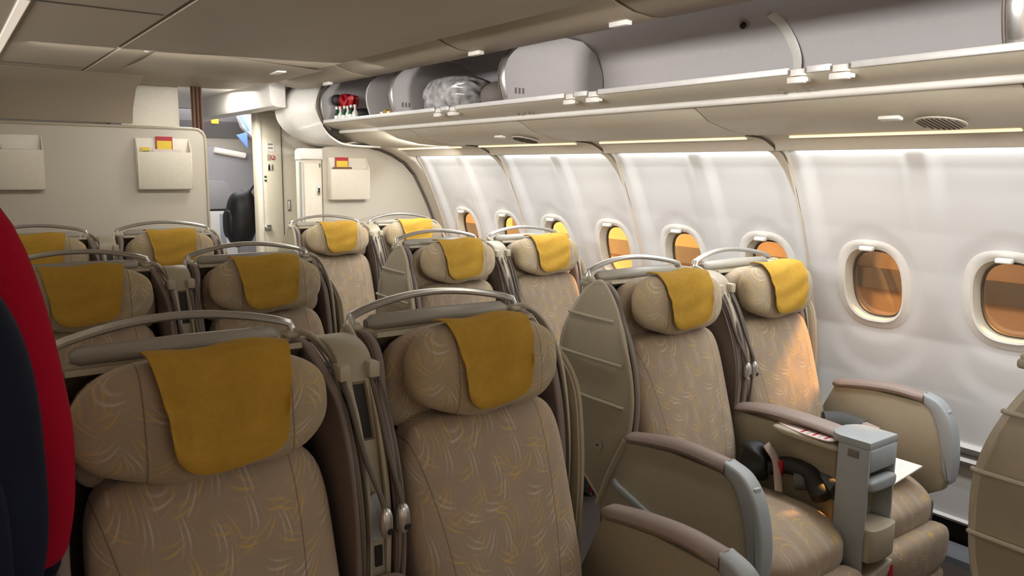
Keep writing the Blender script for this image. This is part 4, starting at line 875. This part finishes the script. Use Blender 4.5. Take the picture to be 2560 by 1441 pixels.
def person(label, loc, rz, H=1.78, top='crimson', legs='navy', arm_bend=0.15):
    """standing figure facing local +Y"""
    k = H/1.78
    root = thing('person', label, 'person', loc, rz)
    V = [(0, 0, .98), (0, .0, 1.12), (0, .0, 1.28), (0, -.01, 1.42), (0, -.005, 1.52), (0, .01, 1.58)]
    E = [(0, 1), (1, 2), (2, 3), (3, 4), (4, 5)]; R = [(.155, .11), (.145, .10), (.165, .11), (.12, .09), (.055, .055), (.05, .05)]
    hands = []
    for s in (-1, 1):
        b = len(V)
        V += [(s*.13, -.01, 1.44), (s*.185, -.01, 1.43), (s*.215, -.015, 1.30), (s*.243, -.01, 1.14), (s*.248, .05, 1.02), (s*.246, .12, .90), (s*.244, .135, .87)]
        R += [.07, .068, .055, .046, .042, .032, .028]
        E += [(3, b), (b, b+1), (b+1, b+2), (b+2, b+3), (b+3, b+4), (b+4, b+5), (b+5, b+6)]; hands.append((s, V[-1]))
        c = len(V); V += [(s*.095, 0, .88), (s*.10, .01, .70), (s*.10, .015, .50), (s*.10, -.005, .30), (s*.10, -.01, .09), (s*.105, .10, .035)]
        R += [.088, .078, .058, .055, .036, .034]; E += [(0, c)]+[(c+i, c+i+1) for i in range(5)]
    V = [(x*k, y*k, z*k) for x, y, z in V]; R = [(r[0]*k, r[1]*k) if isinstance(r, tuple) else r*k for r in R]
    body = skin_body('body', V, E, R, 0, legs, root)
    # clothing: same skeleton, slightly thicker, upper part only
    ids = [0, 1, 2, 3, 4]+list(range(6, 12))+list(range(19, 25)); mp = {a: i for i, a in enumerate(ids)}
    V2 = [V[i] for i in ids]; R2 = []
    for i in ids:
        r = R[i]; r = r if isinstance(r, tuple) else (r, r); R2.append((r[0]*1.10+.004, r[1]*1.10+.004) if i != 4 else (r[0]*1.15, r[1]*1.15))
    E2 = [(mp[a], mp[b]) for a, b in E if a in mp and b in mp]
    cl = skin_body('sweater', V2, E2, R2, 0, top, root)
    # head
    def hwf(q, w):
        w = w.copy()
        if q.z < 0: w.x *= 1-.22*abs(q.z)**1.5
        if q.y > .5 and abs(q.x) < .3 and -.35 < q.z < .12: w.y += .022*k*(1-abs(q.x)/.3)*(1-abs(q.z+.12)/.25 if abs(q.z+.12) < .25 else 0)
        return w
    bm = B(); blob(bm, (0, .02*k, 1.665*k), (.076*k, .098*k, .118*k), 2.3, 22, hwf); hd = obj('head', bm, 'skin', root)
    for s in (-1, 1):
        bm = B(); blob(bm, (s*.030*k, .108*k, 1.675*k), (.013*k, .007*k, .007*k), 2, 6); obj('eye', bm, 'paper', hd); bm = B(); blob(bm, (s*.078*k, .015*k, 1.665*k), (.008*k, .018*k, .030*k), 2, 8); obj('ear', bm, 'skin', hd)
    bm = B(); blob(bm, (0, .112*k, 1.612*k), (.022*k, .006*k, .006*k), 2, 6); obj('mouth', bm, 'belt2', hd)
    bm = B(); blob(bm, (0, -.006*k, 1.695*k), (.087*k, .104*k, .105*k), 2.3, 18, lambda q, w: Vector((w.x, w.y-(.06*k if (q.y > .3 and q.z < .35) else 0), w.z))); obj('hair', bm, 'hair', root)
    # hands with five fingers
    for s, p in hands:
        px, py, pz = [t*k for t in p]
        HV = [(px, py, pz), (px, py+.02, pz-.035), (px, py+.035, pz-.07)]; HE = [(0, 1), (1, 2)]; HR = [(.022, .026), (.018, .034), (.016, .034)]
        for j, (dy, L) in enumerate(((-.028, .062), (-.010, .075), (.010, .080), (.028, .070))):
            b = len(HV); HV += [(px, py+.038+dy, pz-.075), (px-s*.008, py+.045+dy, pz-.075-L*.5), (px-s*.022, py+.045+dy, pz-.075-L)]; HR += [.0095, .0088, .007]; HE += [(2, b), (b, b+1), (b+1, b+2)]
        b = len(HV); HV += [(px-s*.018, py+.045, pz-.035), (px-s*.030, py+.062, pz-.065), (px-s*.034, py+.068, pz-.090)]; HR += [.011, .0098, .008]; HE += [(1, b), (b, b+1), (b+1, b+2)]
        skin_body('hand', HV, HE, HR, 0, 'skin', root)
    for s in (-1, 1):
        bm = B(); blob(bm, (s*.102*k, .06*k, .040*k), (.048*k, .13*k, .040*k), 3, 10, lambda q, w: Vector((w.x, w.y, w.z-(.012 if q.y > .3 and q.z > 0 else 0)))); obj('shoe', bm, 'black', root)
    return root
person('person in a dark crimson top standing at the left edge with a navy bag', (-.175, 1.30, 0), 0.0, 1.89, 'crimson', 'navy')
t = thing('navy_backpack', 'dark navy backpack on the back of the person in crimson, lower left edge', 'backpack', (-.105, 1.09, .075))
def npk(q, w): return w+Vector((0, .004*math.sin(q.z*6), 0))
bm = B(); blob(bm, (.02, 0, 1.17), (.165, .085, .27), 2.8, 20, npk); obj('pack_body', bm, 'navy', t)
bm = B(); blob(bm, (.02, -.085, 1.10), (.12, .03, .13), 3.5, 12); obj('front_pocket', bm, 'navy', t)
for s in (-1, 1):
    bm = B(); tube(bm, catmull([(.02+s*.10, .06, 1.44), (.02+s*.12, .10, 1.50), (.0+s*.12, .19, 1.545), (.0+s*.125, .30, 1.47), (.0+s*.13, .33, 1.35)], 5), .022, 8, flat=.008); obj('shoulder_strap', bm, 'navy', t)
person('person in a tan jacket and white trousers standing beyond the aisle, partly behind the lavatory', (2.47, 7.30, .0), math.radians(-90), 1.66, 'tan', 'paper')
t = thing('black_backpack', 'black backpack worn by the person beyond the aisle', 'backpack', (2.265, 7.33, 1.13))
bm = B(); blob(bm, (0, 0, 0), (.13, .17, .26), 2.5, 18, lambda q, w: w+Vector((-.05*(1-q.z)*.5, .0, .01*math.sin(q.x*6)))); obj('pack_body', bm, 'black', t)
bm = B(); blob(bm, (-.14, 0, -.05), (.035, .11, .13), 3, 10); obj('front_pocket', bm, 'black', t)
bm = B(); tube(bm, catmull([(.02, -.08, .22), (.10, -.09, .33), (.18, -.10, .36), (.25, -.11, .2)], 5), .018, 8, flat=.01); obj('shoulder_strap', bm, 'black', t)
